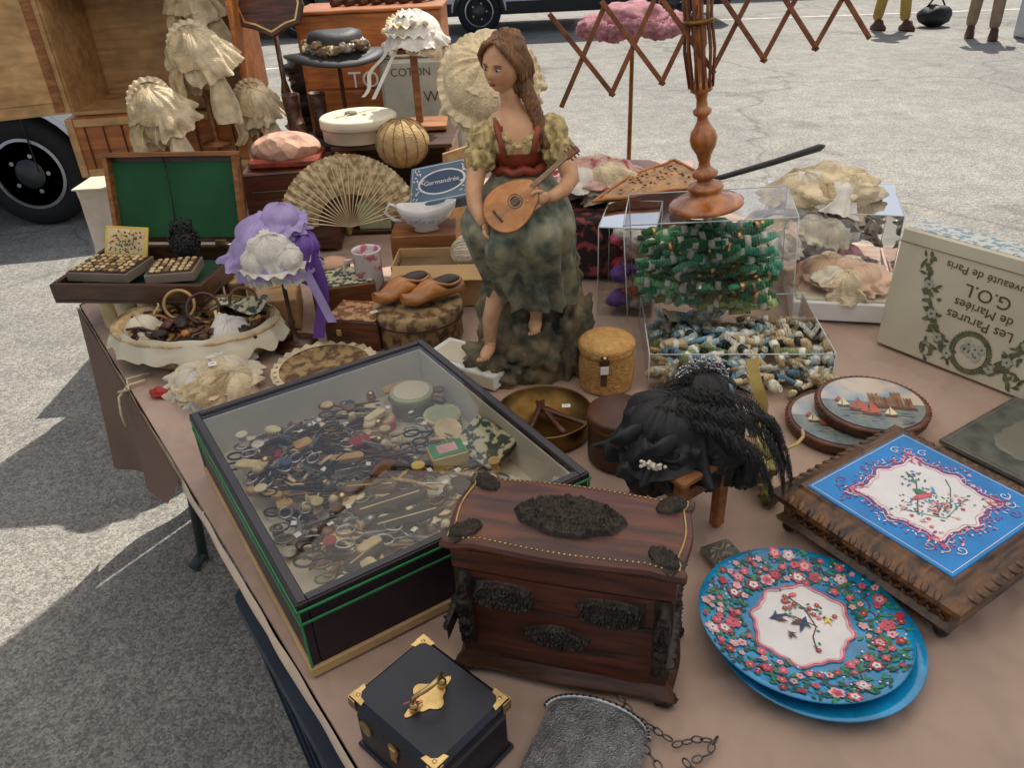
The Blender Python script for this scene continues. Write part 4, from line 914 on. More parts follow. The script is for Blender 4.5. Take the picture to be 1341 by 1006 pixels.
# ------------------------------------------------------------------ black feathered hat on stool
g=empty('wooden_hat_stool',(.250,.960,.752),(0,0,35)); b=B()
for sx in(-1,1):
    for sy in(-1,1): b.box((sx*.045,sy*.045,.065),(.018,.018,.13),MIDWOOD,b=.002)
for s_ in(-1,1): b.box((0,s_*.045,.10),(.073,.012,.02),MIDWOOD); b.box((s_*.045,0,.10),(.012,.073,.02),MIDWOOD)
b.box((0,0,.1365),(.125,.125,.012),MIDWOOD,b=.003); b.done('stool_frame',g)
b=B(); b.box((0,0,.008),(.05,.06,.012),GREYI,b=.004,rz=20); b.relief(T(0,0,.013)@Rz(20),.05,.05,.004,GREYI,3); b.done('small_pewter_buckle',loc=(.302,.862,.755),rot=(0,0,0))
g=empty('black_feathered_hat',(.258,.985,.905),(0,0,0)); g.scale=(.86,.86,.86); b=B()
b.ell((0,0,.012),(.075,.065,.045),BLACK,amp=.15,fr=6,seed=2,nu=44,nv=30)
b.drapery(T(-.02,-.01,.035),.07,.07,BLACK,3,nf=9,fl=.4,amp=.2,ex=1.25); b.drapery(T(-.07,-.045,.005)@Rx(18)@Ry(-14),.045,.07,BLACK,6,nf=7,fl=.35,amp=.25); b.drapery(T(.06,.0,.02)@Ry(16),.05,.10,BLACK,9,nf=7,fl=.3,amp=.25); b.drapery(T(.04,.05,.06)@Rx(-10),.05,.05,BLACK,12,nf=7,fl=.3,amp=.2)
for sg,(bx,by,bz) in ((-1,(-.10,-.05,.02)),(1,(-.045,-.085,.02))):   # velvet bow loops
    b.tube([(bx+.028*cos(2*pi*i/20),by+.010*sin(4*pi*i/20),bz+.020*sin(2*pi*i/20)) for i in range(20)],.014,BLACK,closed=True,n=8,flat=.35)
for (x,y,z,rx,ry,rz_,sd) in [(-.05,-.065,-.02,.040,.025,.030,7),(.05,-.05,-.01,.045,.03,.025,9),(.105,-.045,-.06,.022,.02,.035,18)]:
    b.ell((x,y,z),(rx,ry,rz_),BLACK,amp=.4,fr=6,seed=sd,nu=36,nv=24)
b.frill(.045,.03,7,.009,BLACK,T(-.055,-.05,.022)@Rx(35)@Ry(-20))
b.done('velvet_crown',g)
b=B()
def feather(P,L,n=90,droop=.02,seed=0):
    rr_=random.Random(seed); P=[Vector(p) for p in P]
    def at(t):
        k=t*(len(P)-1); i=min(int(k),len(P)-2); f=k-i; p0=P[max(i-1,0)];p1=P[i];p2=P[i+1];p3=P[min(i+2,len(P)-1)]
        return .5*((2*p1)+(p2-p0)*f+(2*p0-5*p1+4*p2-p3)*f*f+(3*p1-p0-3*p2+p3)*f**3)
    b.tube([at(i/20) for i in range(21)],[.0014*(1-.7*i/20) for i in range(21)],FEATH,n=5)
    for i in range(n):
        t=(i+.5)/n; p=at(t); d=(at(min(1,t+.02))-at(max(0,t-.02))).normalized()
        for sg in(-1,1):
            for q in range(4):
                s_=Vector((-d.y,d.x,rr_.uniform(-.9,.7)))*sg; s_.normalize()
                l=L*(.55+.45*sin(pi*min(1,t*1.15)))*rr_.uniform(.5,1.1); w=.0010
                a=p+(s_*.5+d*.35)*l*.5; c_=p+(s_*.62+d*.55)*l*.85-Vector((0,0,droop*.3)); e=p+(s_*.58+d*rr_.uniform(.5,.9))*l-Vector((0,0,droop*rr_.uniform(.4,1.3)))
                up=Vector((0,0,.002))
                b.raw([p-d*w,p+d*w,a+d*w+up,a-d*w+up,c_+d*w*.8,c_-d*w*.8,e],[(0,1,2,3),(3,2,4,5),(5,4,6)],FEATH)
feather([(-.06,-.02,.07),(.0,-.05,.085),(.07,-.07,.075),(.12,-.08,.04),(.145,-.09,-.01),(.155,-.095,-.05)],.042,110,.02,1)
feather([(-.04,.0,.08),(.03,-.02,.095),(.10,-.04,.08),(.14,-.05,.03),(.165,-.06,-.03)],.038,100,.02,2)
feather([(-.02,-.05,.07),(.05,-.09,.06),(.10,-.11,.02),(.125,-.12,-.04)],.038,90,.02,3)
feather([(-.09,-.02,.05),(-.04,.02,.08),(.03,.05,.10),(.08,.06,.10)],.032,80,.01,4)
feather([(.0,-.07,.06),(.07,-.07,.08),(.13,-.06,.06),(.16,-.07,.0),(.172,-.08,-.05)],.034,80,.02,6)
b.done('ostrich_feathers',g)
b=B()
JET=mat('cut_steel_beads',(170,170,172),.15,1,var=.4,vs=200,bump=.1)
for k in range(150): 
    t=R.random(); b.ell((-.01+.085*t,.030-.01*t,.105+.022*sin(t*pi)+R.uniform(-.010,.010)),(.003,.003,.003),JET,nu=6,nv=4)
for k in range(26): b.ell((-.078+R.gauss(0,.009),-.104+R.gauss(0,.003),.012+R.gauss(0,.004)),(.0035,.003,.0035),PEARL,nu=8,nv=6)
b.done('bead_trim',g)
b=B()
OCH=mat('ochre_ribbon',(190,164,88),.5,var=.2,vs=30,bump=.2,sheen=.2)
b.sheet(lambda u,v:(.008+.012*sin(v*5)+(u-.5)*.022,.02*v+.008*sin(v*7),.01+.15*v),4,20,OCH); b.sheet(lambda u,v:(.0+.09*v*(.4)+(u-.5)*.016,-.05*v,.012+.015*sin(v*5)+.0*u),4,16,OCH)
b.tube([(.03+.06*cos(k*.5)*(k/14),-.03+.04*sin(k*.5),.012+.002*k) for k in range(14)],.003,OCH)
b.done('ochre_ribbon',loc=(.425,1.16,.753))
b=B()
GBR=mat('old_gold_braid',(130,120,66),.5,var=.4,vs=60,bump=.8,bs=200,kind='vor')
for k in range(9): b.ell((R.gauss(0,.014),R.gauss(0,.02),.012+.006*k),(.016,.018,.014),R.choice([OCH,GBR,IVORY,GBR]),amp=.5,fr=8,seed=k,nu=18,nv=12)
b.done('gold_braid_bundle',loc=(.415,1.035,.753))
# ------------------------------------------------------------------ clogs on tapestry box
TAP=mat('tapestry',(100,74,50),.8,c2=(172,144,98),vs=45,bump=.6,bs=300,kind='vor',thr=(.42,.58))
b=B(); b.lathe([(.098,0),(.1,.004),(.1,.055),(.104,.056),(.104,.082),(.099,.087),(.06,.09),(.001,.091)],TAP,n=48)
b.lathe([(.1045,0),(.1045,.004)],DKLEA,T(0,0,.057),n=48); b.done('round_tapestry_box',loc=(-.208,1.655,.753))
CL=wood('clog_wood',(164,100,42),(208,142,72),.35,(8,30,30),coat=.3)
def clog(name,loc,rz):
    b=B(); rs=[]
    N=22
    for i in range(N):
        t=i/(N-1); x=-.080+.16*t; w=.031*(sin(pi*min(1,(t*.93+.05)))**.45)*(1.0 if t>.35 else .86); top=.032+.024*math.exp(-((t-.54)/.20)**2)+(.012*max(0,(t-.82)/.18)); bot=.004+.016*max(0,(t-.80)/.2)**1.5+.006*sin(pi*t)
        rs.append([(x,w*cos(2*pi*j/24),(bot+top)/2+(top-bot)/2*sin(2*pi*j/24)) for j in range(24)])
    b.rings(rs,CL)
    b.ell((-.034,0,.0425),(.036,.021,.012),DKLEA,nu=24,nv=12); b.tube([(-.034+.039*cos(2*pi*k/24),.0235*sin(2*pi*k/24),.0395+.013*max(0,cos(2*pi*k/24))) for k in range(24)],.0038,CL,closed=True)
    b.done(name,loc=loc,rot=(0,0,rz))
clog('wooden_clog',(-.238,1.665,.844),222); clog('wooden_clog',(-.168,1.640,.844),214)
b=B()
b.box((0,-.06,.055),(.26,.004,.11),CARD); b.box((0,.06,.055),(.26,.004,.11),CARD)
for s_ in(-1,1): b.box((s_*.128,0,.055),(.004,.116,.11),CARD)
b.box((0,0,.004),(.252,.116,.004),CARD); b.box((0,-.085,.10),(.25,.05,.003),CARD,rot=Rx(28)); b.box((0,0,.05),(.24,.10,.08),TAUPE)
b.done('open_cardboard_box',loc=(-.15,1.87,.753),rot=(0,0,-4))
b=B(); b.ell((0,0,0),(.036,.036,.032),WHITE)
for k in range(26):
    M=Rx(R.uniform(0,180))@Rz(R.uniform(0,180)); b.tube([(.0355*cos(2*pi*i/18),.0355*sin(2*pi*i/18),0) for i in range(18)],.0014,CREAM,M,closed=True,n=5)
b.done('yarn_ball',loc=(-.10,1.86,.875))
FLP=mat('floral_china',(220,214,210),.25,c2=(206,110,130),vs=32,bump=.05,thr=(.55,.62),coat=.5)
b=B(); b.lathe([(.030,0),(.033,.003),(.034,.11),(.036,.115),(.033,.116),(.031,.11),(.029,.01)],FLP,n=36,cap1=True); b.tube([(-.034,0,.09),(-.055,0,.088),(-.060,0,.06),(-.050,0,.035),(-.033,0,.03)],.0045,PORC,n=8); b.done('floral_jug',loc=(-.335,1.80,.803))
b=B(); b.box((0,0,.025),(.13,.13,.05),MIDWOOD); b.done('small_oak_box',loc=(-.36,1.80,.753),rot=(0,0,8))
g=empty('white_sauce_boat',(-.205,1.975,.898)); b=B()
b.rings([[(cos(2*pi*j/32)*rx*(1+.25*max(0,cos(2*pi*j/32))**3),sin(2*pi*j/32)*ry,z+(.016*max(0,cos(2*pi*j/32))**2+.010*max(0,-cos(2*pi*j/32))**2)*(z/.06)) for j in range(32)] for rx,ry,z in [(.03,.022,0),(.026,.02,.008),(.05,.034,.022),(.066,.040,.045),(.070,.042,.060),(.066,.038,.060),(.048,.03,.03),(.02,.015,.012)]],PORC)
b.tube([(-.062,0,.062),(-.085,0,.072),(-.098,0,.05),(-.08,0,.03),(-.055,0,.026)],.0045,PORC,n=8)
for k in range(14): b.leaf(-.035+.006*k,0,.008,.003,R.random()*6,mat('pale_blue_ink_%d'%k,(96,116,150),.4,bump=0) if k==0 else bpy.data.materials['pale_blue_ink_0'],T(0,-.038,.035)@Rx(75),z=.002+R.random()*.0005)
b.done('boat_body',g)
b=B(); b.box((0,0,.07),(.17,.12,.14),MIDWOOD,b=.003); b.done('oak_plinth_box',loc=(-.21,2.00,.755))
g=empty('blue_label_tin',(-.150,2.06,.985),(38,-12,-14)); g.scale=(1.15,1.15,1.15); b=B(); b.box((0,0,0),(.165,.11,.035),mat('tin_slate_blue',(78,104,124),.4,var=.2,bump=.1,coat=.2),b=.003); M=T(0,0,.0178)
b.stroke([(-.075,-.048),(.075,-.048),(.075,.048),(-.075,.048)],.002,PORC,M,closed=True); b.poly(circ(.034,30,e=1.75),PORC,M); b.poly(circ(.030,30,e=1.8),mat('slate_label',(54,74,100),.5,bump=0),M,z=.0009)
for k in range(50):
    s1=R.choice([-1,1]); b.leaf(s1*R.uniform(.05,.068),R.uniform(-.04,.04),.010,.003,R.random()*6,PORC,M,z=.0008+R.random()*.0003)
b.done('tin_box',g,recalc=False); text("Germandrée",.017,PORC,g,T(0,.0,.0192))
g=empty('lace_hand_fan',(-.405,2.02,.90),(-12,0,4)); b=B()
LACEF=mat('fan_lace',(216,196,154),.7,c2=(152,124,84),vs=70,bump=.8,bs=160,kind='vor',thr=(.4,.62))
n=22
for k in range(n):
    a=rad(5+170*k/n); a2=rad(5+170*(k+1)/n); am=(a+a2)/2
    for (c,d_,yo) in [(a,am,0),(am,a2,.006)]:
        r0,r1=.085,.185
        y0,y1=(0,.006) if yo==0 else (.006,0)
        b.raw([(r0*cos(c),y0,r0*sin(c)),(r1*cos(c),y0,r1*sin(c)),((r1+.003)*cos((c+d_)/2),(y0+y1)/2,(r1+.003)*sin((c+d_)/2)),(r1*cos(d_),y1,r1*sin(d_)),(r0*cos(d_),y1,r0*sin(d_))],[(0,1,2,3,4)],LACEF)
    b.tube([(0,-.002,0),(.09*cos(am),-.001,.09*sin(am)),(.16*cos(am),-.001,.16*sin(am))],[.0022,.0040,.0014],IVORY,n=6,flat=.4)
b.done('fan_leaf',g,recalc=False)
b=B(); b.lathe([(.045,0),(.055,.01),(.058,.05),(.05,.075),(.04,.08),(.044,.09),(.04,.092)],mat('oxblood_pot',(70,30,30),.3,bump=.1,coat=.4),n=36); b.lathe([(.042,.0),(.038,.014),(.02,.022),(.001,.024)],mat('peach_cushion',(206,160,130),.7,bump=.4),T(0,0,.09),n=30); b.done('oxblood_pot',loc=(-.44,1.885,.754))
b=B(); b.ell((0,0,0),(.080,.080,.070),STRAW,nu=40,nv=28)
for k in range(14): b.tube([(.081*cos(t*pi/8-pi/2)*cos(k*pi/7),.081*cos(t*pi/8-pi/2)*sin(k*pi/7),.071*sin(t*pi/8-pi/2)) for t in range(17)],.0018,STRAW,n=6)
b.done('wicker_ball',loc=(-.285,2.36,1.03))
g=empty('lilac_bonnet_on_stand',(-.500,1.640,.752)); b=B()
b.lathe([(.05,0),(.052,.006),(.03,.012),(.008,.018),(.006,.05),(.009,.06),(.005,.07),(.005,.20),(.04,.215),(.055,.235),(.05,.25),(.001,.27)],DKWOOD,n=24); b.done('wooden_stand',g); b=B()
b.drapery(T(-.01,0,.262)@Rx(8)@Ry(6),.066,.055,PURPLE,2,nf=8,fl=.35,amp=.2,ex=1.15,nu=220,nv=40); b.drapery(T(-.05,-.02,.252)@Rx(14)@Ry(-20),.042,.050,PURPLE,5,nf=6,fl=.35,amp=.22); b.drapery(T(.060,-.01,.25)@Ry(24),.038,.070,DPURP,8,nf=6,fl=.3,amp=.25)
b.drapery(T(.0,-.045,.262)@Rx(30),.045,.045,WHITE,11,nf=8,fl=.4,amp=.2); b.drapery(T(.035,-.055,.243)@Rx(34)@Ry(12),.034,.045,WHITE,14,nf=7,fl=.4,amp=.22); b.drapery(T(-.03,-.055,.240)@Rx(34)@Ry(-12),.034,.05,WHITE,17,nf=7,fl=.4,amp=.22)
b.drapery(T(.02,.01,.305)@Ry(10),.042,.018,PURPLE,20,nf=8,fl=.45,amp=.22)
b.frill(.040,.020,11,.006,PURPLE,T(.02,.0,.300)@Rx(14)); b.frill(.070,.016,21,.005,WHITE,T(0,-.02,.235)@Rx(16))
b.sheet(lambda u,v:(.080+.015*sin(v*4)+(u-.5)*.026,-.03-.02*v,.24-.20*v),3,16,DPURP); b.sheet(lambda u,v:(.062+.05*v+(u-.5)*.02,-.045-.03*v,.22-.13*v),3,14,PURPLE)
b.done('lilac_silk_bonnet',g)
b=B(); b.box((0,0,.035),(.13,.11,.07),REDWOOD,b=.003); b.box((0,0,.071),(.12,.10,.003),mat('inlay',(130,76,44),.4,c2=(190,150,100),vs=60,thr=(.48,.54),bump=.1)); b.box((-.03,-.0565,.04),(.012,.003,.016),BRASS); b.done('inlaid_trinket_box',loc=(-.345,1.655,.754),rot=(0,0,-14))
b=B(); b.box((0,0,.05),(.15,.12,.10),wood('walnut_b',(92,52,28),(136,84,46),.4),b=.003); b.box((0,0,.101),(.14,.11,.003),FLOR); b.done('walnut_trinket_box',loc=(-.40,1.79,.754),rot=(0,0,12))
b=B(); b.lathe([(.06,0),(.1,.006),(.11,.012),(.105,.013),(.06,.007),(.001,.006)],TAP,n=48); b.frill(.098,.018,28,.003,CREAM,T(0,0,.014)); b.done('woven_platter',loc=(-.405,1.50,.756))
b=B(); b.box((0,0,.04),(.10,.16,.08),LTWOOD,b=.003); b.done('small_wood_box',loc=(-.565,1.79,.754),rot=(0,0,10))
# sewing basket
g=empty('sewing_basket',(-.715,1.635,.752),(0,0,-6)); b=B()
rs=[]
WICK=mat('pale_wicker',(198,168,124),.7,var=.25,vs=40,bump=1,bs=130,kind='vor',bd=.003)
for k,(r_,z) in enumerate([(.75,0),(.82,.01),(.9,.03),(.96,.05),(1,.07),(1.03,.078),(.99,.082),(.93,.076),(.8,.03),(.5,.025)]):
    rs.append([(.19*r_*cos(2*pi*j/60),.125*r_*sin(2*pi*j/60),z) for j in range(60)])
b.rings(rs,WICK)
b.done('wicker_bowl',g); b=B()
b.sheet(lambda u,v:(((.185+.022*v+.006*sin(u*2*pi*13)*v)*cos(2*pi*u)),((.121+.020*v+.006*sin(u*2*pi*13)*v)*sin(2*pi*u)),.088-.050*v+.005*sin(u*2*pi*19)*v+.012*noise.noise(Vector((cos(u*2*pi)*3,sin(u*2*pi)*3,v*2)))),300,8,LINEN)
b.drapery(T(.10,-.05,.075)@Rx(15)@Ry(12),.045,.04,WHITE,3,nf=6,fl=.5,amp=.2); b.drapery(T(-.12,-.02,.07)@Ry(-14),.04,.04,LINEN,6,nf=6,fl=.5,amp=.2)
cols=[BLACK,OLDBRASS,DKLEA,LEATHBR,REDWOOD,TINTAN,BONE,BLACK,DKLEA,TAUPE,AMB,BRONZE]
for k in range(150):
    x=R.uniform(-.15,.15); y=R.uniform(-.09,.09)
    if (x/.16)**2+(y/.1)**2>1: continue
    z=.045+R.random()*.04; M=T(x,y,z)@Rz(R.uniform(0,180))@Ry(R.uniform(-25,25)); q=R.random()
    if q<.25:
        r_=R.uniform(.010,.020); b.tube([(r_*cos(2*pi*i/14),r_*sin(2*pi*i/14)*.8,0) for i in range(14)],R.uniform(.0012,.0022),R.choice(cols),M@Rx(R.uniform(-40,40)),closed=True,n=6)
    elif q<.55: b.tube([(-.035,0,0),(-.01,.006,.003),(.02,-.003,.0),(.04,0,0)],R.uniform(.003,.006),R.choice(cols),M,n=8)
    else: b.ell((0,0,0),(R.uniform(.01,.025),R.uniform(.01,.018),.009),R.choice(cols),M,amp=.3,fr=6,seed=k,nu=14,nv=9)
for (x,y,r_,t_,m) in [(-.045,.03,.033,70,AMB),(.02,.01,.035,55,LEATHBR),(.10,.05,.03,75,TORT)]:
    b.tube([(r_*cos(2*pi*i/26),r_*sin(2*pi*i/26),0) for i in range(26)],.0036,m,T(x,y,.105)@Rz(20)@Rx(t_),closed=True,n=8)
b.sheet(lambda u,v:(.03+.12*u,.02+.07*v,.095+.012*sin(u*6)*cos(v*4)),16,12,FLOR)
b.done('haberdashery',g)
def heap(name,loc,w,d,h,ms,seed,n=9,rr0=.2,amp=.22):
    rr_=random.Random(seed); b=B()
    b.ell((0,0,h*.25),(w*.42,d*.42,h*.4),ms[0],amp=.3,fr=6,seed=seed,nu=50,nv=30)
    for k in range(n):
        a=2*pi*k/n+rr_.uniform(-.3,.3); q=.0 if k==0 else rr_.uniform(.5,1)
        b.drapery(T(w*.30*q*cos(a),d*.30*q*sin(a),h*(.55-.25*q))@Rz(rr_.uniform(0,180))@Rx(rr_.uniform(-28,28))@Ry(rr_.uniform(-28,28)),w*rr0*rr_.uniform(.75,1.1),h*.45,ms[k%len(ms)],seed+k*2.7,nf=rr_.choice([6,8,9]),fl=.55,amp=amp,ey=rr_.uniform(.6,1),nu=150,nv=24)
    b.done(name,loc=loc)
heap('cream_lace_collar',(-.63,1.46,.756),.22,.16,.055,[CREAM,LINEN,WHITE,ECRU],3,9,.22)
b=B(); b.ell((0,0,0),(.022,.014,.012),REDP,amp=.4,seed=3,nu=24,nv=16); b.sheet(lambda u,v:(.01+.05*v+.004*sin(v*9),(u-.5)*.012,.004+.006*abs(sin(v*7))),3,14,REDP); b.done('red_ribbon_roll',loc=(-.745,1.44,.760))
b=B(); b.tube([(0,0,0),(-.03,-.02,.0),(-.05,-.035,-.02),(-.055,-.04,-.06),(-.05,-.045,-.09)],.003,CREAM); b.tube([(0,0.03,0),(-.04,.0,.004),(-.02,-.04,.0),(-.05,-.03,-.01)],.003,CREAM); b.done('cream_cord',loc=(-.80,1.50,.758))
b=B()
for k in range(8):
    x=-.99+.055*k+(R.random()-.5)*.01; y=1.80-.012*k; r_=.022+R.random()*.006; hh=.085; tin(b,x,y,.753,r_,hh*.95,R.choice([BONE,OLDBRASS,CARD,IVORY,PALEG]),R.choice([BRASS,CARD]))
    tin(b,x+.03,y+.10,.753,r_,hh,R.choice([BONE,CARD,TAUPE]),CARD)
b.done('small_pot_collection')
g=empty('green_lined_games_box',(-.875,1.845,.845),(0,0,-8)); b=B()
w,d,h=.38,.26,.045
b.box((0,0,.004),(w,d,.008),DKWOOD)
for s_ in(-1,1): b.box((0,s_*(d/2-.006),.028),(w,.012,.04),DKWOOD); b.box((s_*(w/2-.006),0,.028),(.012,d-.024,.04),DKWOOD)
FELT=mat('green_felt',(26,80,46),.95,var=.25,vs=6,bump=.3,bs=600,sheen=.1)
b.box((0,0,.0095),(w-.03,d-.03,.003),FELT)
LM2=T(.02,d/2+.004,.05)@Rx(-14)
b.box((0,.004,.11),(w-.02,.006,.215),DKWOOD,LM2); b.box((0,-.0005,.11),(w-.045,.003,.19),FELT,LM2)
for s_ in(-1,1): b.box((s_*(w/2-.018),-.010,.11),(.012,.026,.215),MIDWOOD,LM2)
b.box((0,-.010,.2235),(w-.02,.026,.012),MIDWOOD,LM2); b.tube([(-.02,-.01,.22),(-.01,-.012,.12),(-.015,-.004,.0)],.0015,BLACK,LM2)
for s_ in(-1,1): b.box((s_*.11,-.018,.004),(.03,.003,.014),BRASS,LM2)
b.done('box_tray_and_lid',g); b=B()
for (bx,by,nx,ny,rz_) in [(-.085,-.035,9,6,-4),(.085,-.045,6,5,12)]:
    M=T(bx,by,.05)@Rz(rz_); b.box((0,0,0),(nx*.0165+.014,ny*.0175+.012,.022),GREYW,M,b=.001); b.box((0,0,.008),(nx*.0165+.006,ny*.0175+.004,.010),DKLEA,M,b=.001)
    for i in range(nx):
        for j in range(ny): b.ell(((i-(nx-1)/2)*.0165+R.uniform(-.0015,.0015),(j-(ny-1)/2)*.0175+R.uniform(-.0015,.0015),.0150),(.0068,.0074,.0035),R.choice([BONE,AMB,TAUPE,BONE,CARD]),M,nu=10,nv=6)
M=T(-.085,.055,.085)@Rx(62)@Rz(-3); b.box((0,0,0),(.115,.075,.006),YEL,M)
b.box((0,0,.0035),(.100,.062,.001),BONE,M,b=.0002)
for k in range(90): b.leaf(R.uniform(-.042,.040),R.uniform(-.026,.024),.008,.004,R.random()*6,R.choice([REDP,LEAFG,YEL,TWIG,AMB,TWIG]),M,z=.0042+R.random()*.0006)
b.done('counters_and_card',g)
b=B()
for k in range(260):
    a=R.random()*2*pi; t_=R.random(); r_=.036*(sin(pi*min(1,t_*.8+.12))); b.ell((r_*cos(a),r_*sin(a),-.0+.085*(1-t_)),(.0038,.0038,.0038),BLACK,nu=6,nv=4)
b.ell((0,0,.035),(.033,.033,.04),BLACK)
for k in range(18): b.tube([(.02*cos(k),.02*sin(k),.06),(.03*cos(k),.03*sin(k),.085+.01*sin(k*3)),(.012*cos(k+1),.012*sin(k+1),.10)],.0012,BLACK,n=5)
b.done('black_beaded_pouch',loc=(-.79,1.87,.895))
# ------------------------------------------------------------------ middle-back objects
b=B()
b.box((-.14,0,.13),(.012,.22,.26),LTWOOD); b.box((.19,0,.13),(.012,.22,.26),MIDWOOD); b.box((.025,.105,.13),(.318,.010,.26),DKWOOD); b.box((.025,0,.005),(.318,.2,.01),DKWOOD); b.box((.025,-.0,.266),(.36,.23,.012),DKWOOD); b.box((.23,-.12,.13),(.006,.15,.26),LTWOOD,rz=-38)
b.box((-.06,-.05,.05),(.10,.08,.08),PALEG); b.box((.07,-.03,.06),(.12,.10,.10),CARD)
b.done('open_wooden_chest',loc=(-.335,2.46,.756),rot=(0,0,-4))
g=empty('white_round_hat_box',(-.42,2.45,1.032)); b=B(); b.lathe([(.108,0),(.11,.002),(.11,.035),(.115,.036),(.115,.062),(.11,.066),(.10,.067),(.001,.068)],LINEN,n=56); b.lathe([(.1155,0),(.1155,.003)],GREYW,T(0,0,.037),n=56); b.lathe([(.02,0),(.018,.008),(.004,.012)],GREYW,T(-.02,0,.067),n=20); b.tube([(-.06,-.05,.07),(0,0,.072),(.05,.06,.07)],.0015,CREAM); b.done('box_and_lid',g)
g=empty('lace_bonnet_on_stand',(-.245,2.55,1.032)); b=B(); b.box((0,0,.008),(.17,.14,.014),MIDWOOD); b.box((0,0,.12),(.022,.022,.22),MIDWOOD); b.box((0,0,.225),(.09,.09,.012),MIDWOOD); b.done('wood_post_stand',g); b=B()
b.drapery(T(.01,0,.275),.078,.04,WHITE,3,nf=11,fl=.25,amp=.12,nu=200); b.drapery(T(.045,-.02,.262)@Ry(16),.05,.05,CREAM,6,nf=7,fl=.3,amp=.2); b.frill(.060,.020,19,.005,WHITE,T(0,-.015,.285)@Rx(12)); b.frill(.045,.018,17,.005,CREAM,T(-.005,-.02,.308)@Rx(12)); b.frill(.022,.016,13,.004,WHITE,T(0,-.01,.326)@Rx(10))
for k in range(24): b.ell((R.gauss(0,.035),-.05+R.gauss(0,.015),.29+R.gauss(0,.012)),(.010,.009,.008),R.choice([WHITE,CREAM]),amp=.3,seed=k,nu=12,nv=8)
b.sheet(lambda u,v:(-.07-.09*v+.01*sin(v*9)+(u-.5)*.012,-.05-.02*v,.25-.14*v),3,14,WHITE); b.sheet(lambda u,v:(-.04-.08*v+(u-.5)*.012,-.06-.05*v,.24-.13*v),3,14,WHITE)
b.done('lace_bonnet',g)
g=empty('grey_label_canister',(-.245,2.86,.76),(0,0,-3)); b=B(); b.box((0,0,.22),(.27,.2,.44),mat('pale_grey_tin',(168,168,156),.45,var=.2,bump=.1),b=.012); b.box((0,0,.446),(.25,.18,.012),GREYI,b=.004); b.done('tin_body',g)
text("COTON",.036,INK,g,T(-.03,-.1015,.40)@Rx(90)); text("W F",.05,INK,g,T(.05,-.1015,.32)@Rx(90)); text("100",.03,REDP,g,T(.09,-.1015,.25)@Rx(90))
g=empty('orange_wooden_cabinet',(-.44,3.22,.757),(0,0,-2)); b=B(); b.box((0,0,.28),(.52,.30,.56),ORWOOD,b=.004); b.box((0,-.152,.41),(.50,.006,.20),wood('cab_front',(160,86,38),(196,116,58),.45),b=.002); b.box((0,-.152,.20),(.50,.006,.20),ORWOOD,b=.002); b.box((0,0,.566),(.54,.32,.012),ORWOOD,b=.003)
for k in range(7): b.tube([(-.14+.05*k,-.04,.585),(-.10+.05*k,.02,.59),(-.08+.05*k,.06,.585)],.014,REDWOOD,n=10)
b.done('cabinet_body',g); text("TORTI",.080,PAPER,g,T(.02,-.1560,.335)@Rx(90))
g=empty('black_hat_on_stand',(-.515,2.78,.76)); b=B()
b.lathe([(.06,0),(.06,.01),(.01,.02),(.007,.05),(.007,.43),(.04,.44),(.001,.46)],DKWOOD,n=20); b.done('hat_stand',g); b=B(); M=T(0,0,.455)
b.rings([[(r_*1.15*cos(2*pi*j/48),r_*sin(2*pi*j/48),z+.012*sin(2*(2*pi*j/48)+1)*(r_/.15)) for j in range(48)] for r_,z in [(.15,0),(.152,.005),(.11,.012),(.085,.016),(.08,.05),(.074,.072),(.05,.082),(.002,.086)]],BLACK,M)
for k in range(22): b.ell((.09*cos(pi+.16*k)+R.gauss(0,.004),.08*sin(pi+.16*k),.034+R.gauss(0,.006)),(.020,.016,.014),R.choice([GREYI,TAUPE,BONE,GREYW,TAUPE]),M,amp=.6,seed=k,nu=18,nv=12)
b.done('felt_hat',g)
b=B(); b.box((0,0,.10),(.26,.18,.20),BLACK,b=.015); b.box((0,-.093,.12),(.05,.006,.03),STEEL); b.box((0,-.092,.14),(.262,.002,.004),GREYI); b.tube([(-.04,-.095,.155),(-.03,-.115,.165),(.03,-.115,.165),(.04,-.095,.155)],.006,BLACK); b.done('black_vanity_case',loc=(-.645,2.82,.757),rot=(0,0,6))
def boot(name,loc,rz):
    b=B()
    b.rings([[(cx+rx*cos(2*pi*j/20),ry*sin(2*pi*j/20),z) for j in range(20)] for cx,rx,ry,z in [(0.0,.06,.026,.0),(0.0,.062,.028,.012),(0.002,.058,.028,.03),(-.012,.042,.026,.05),(-.024,.03,.026,.07),(-.026,.030,.028,.10),(-.026,.033,.030,.14),(-.026,.030,.027,.14),(-.026,.026,.024,.10)]],LEATHBR)
    for k in range(6): b.ell((.004-.003*k,-.026,.05+.015*k),(.003,.003,.003),BLACK,nu=6,nv=4)
    b.done(name,loc=loc,rot=(0,0,rz))
boot('leather_boot',(-.69,2.80,.96),-60); boot('leather_boot',(-.60,2.81,.96),-50)
b=B(); b.ell((0,0,.04),(.10,.08,.045),mat('peach_quilt',(192,148,124),.75,var=.15,bump=1,bs=28,kind='vor',bd=.02),nu=40,nv=24); b.box((0,0,.012),(.2,.15,.03),BODICE,b=.01); b.done('quilted_pincushion',loc=(-.62,2.33,1.0))
b=B(); b.box((0,0,.12),(.25,.2,.24),REDWOOD,b=.004); b.box((0,-.102,.16),(.20,.004,.06),DKWOOD); b.box((0,-.102,.07),(.20,.004,.06),DKWOOD); b.done('small_drawer_chest',loc=(-.62,2.33,.757),rot=(0,0,5))
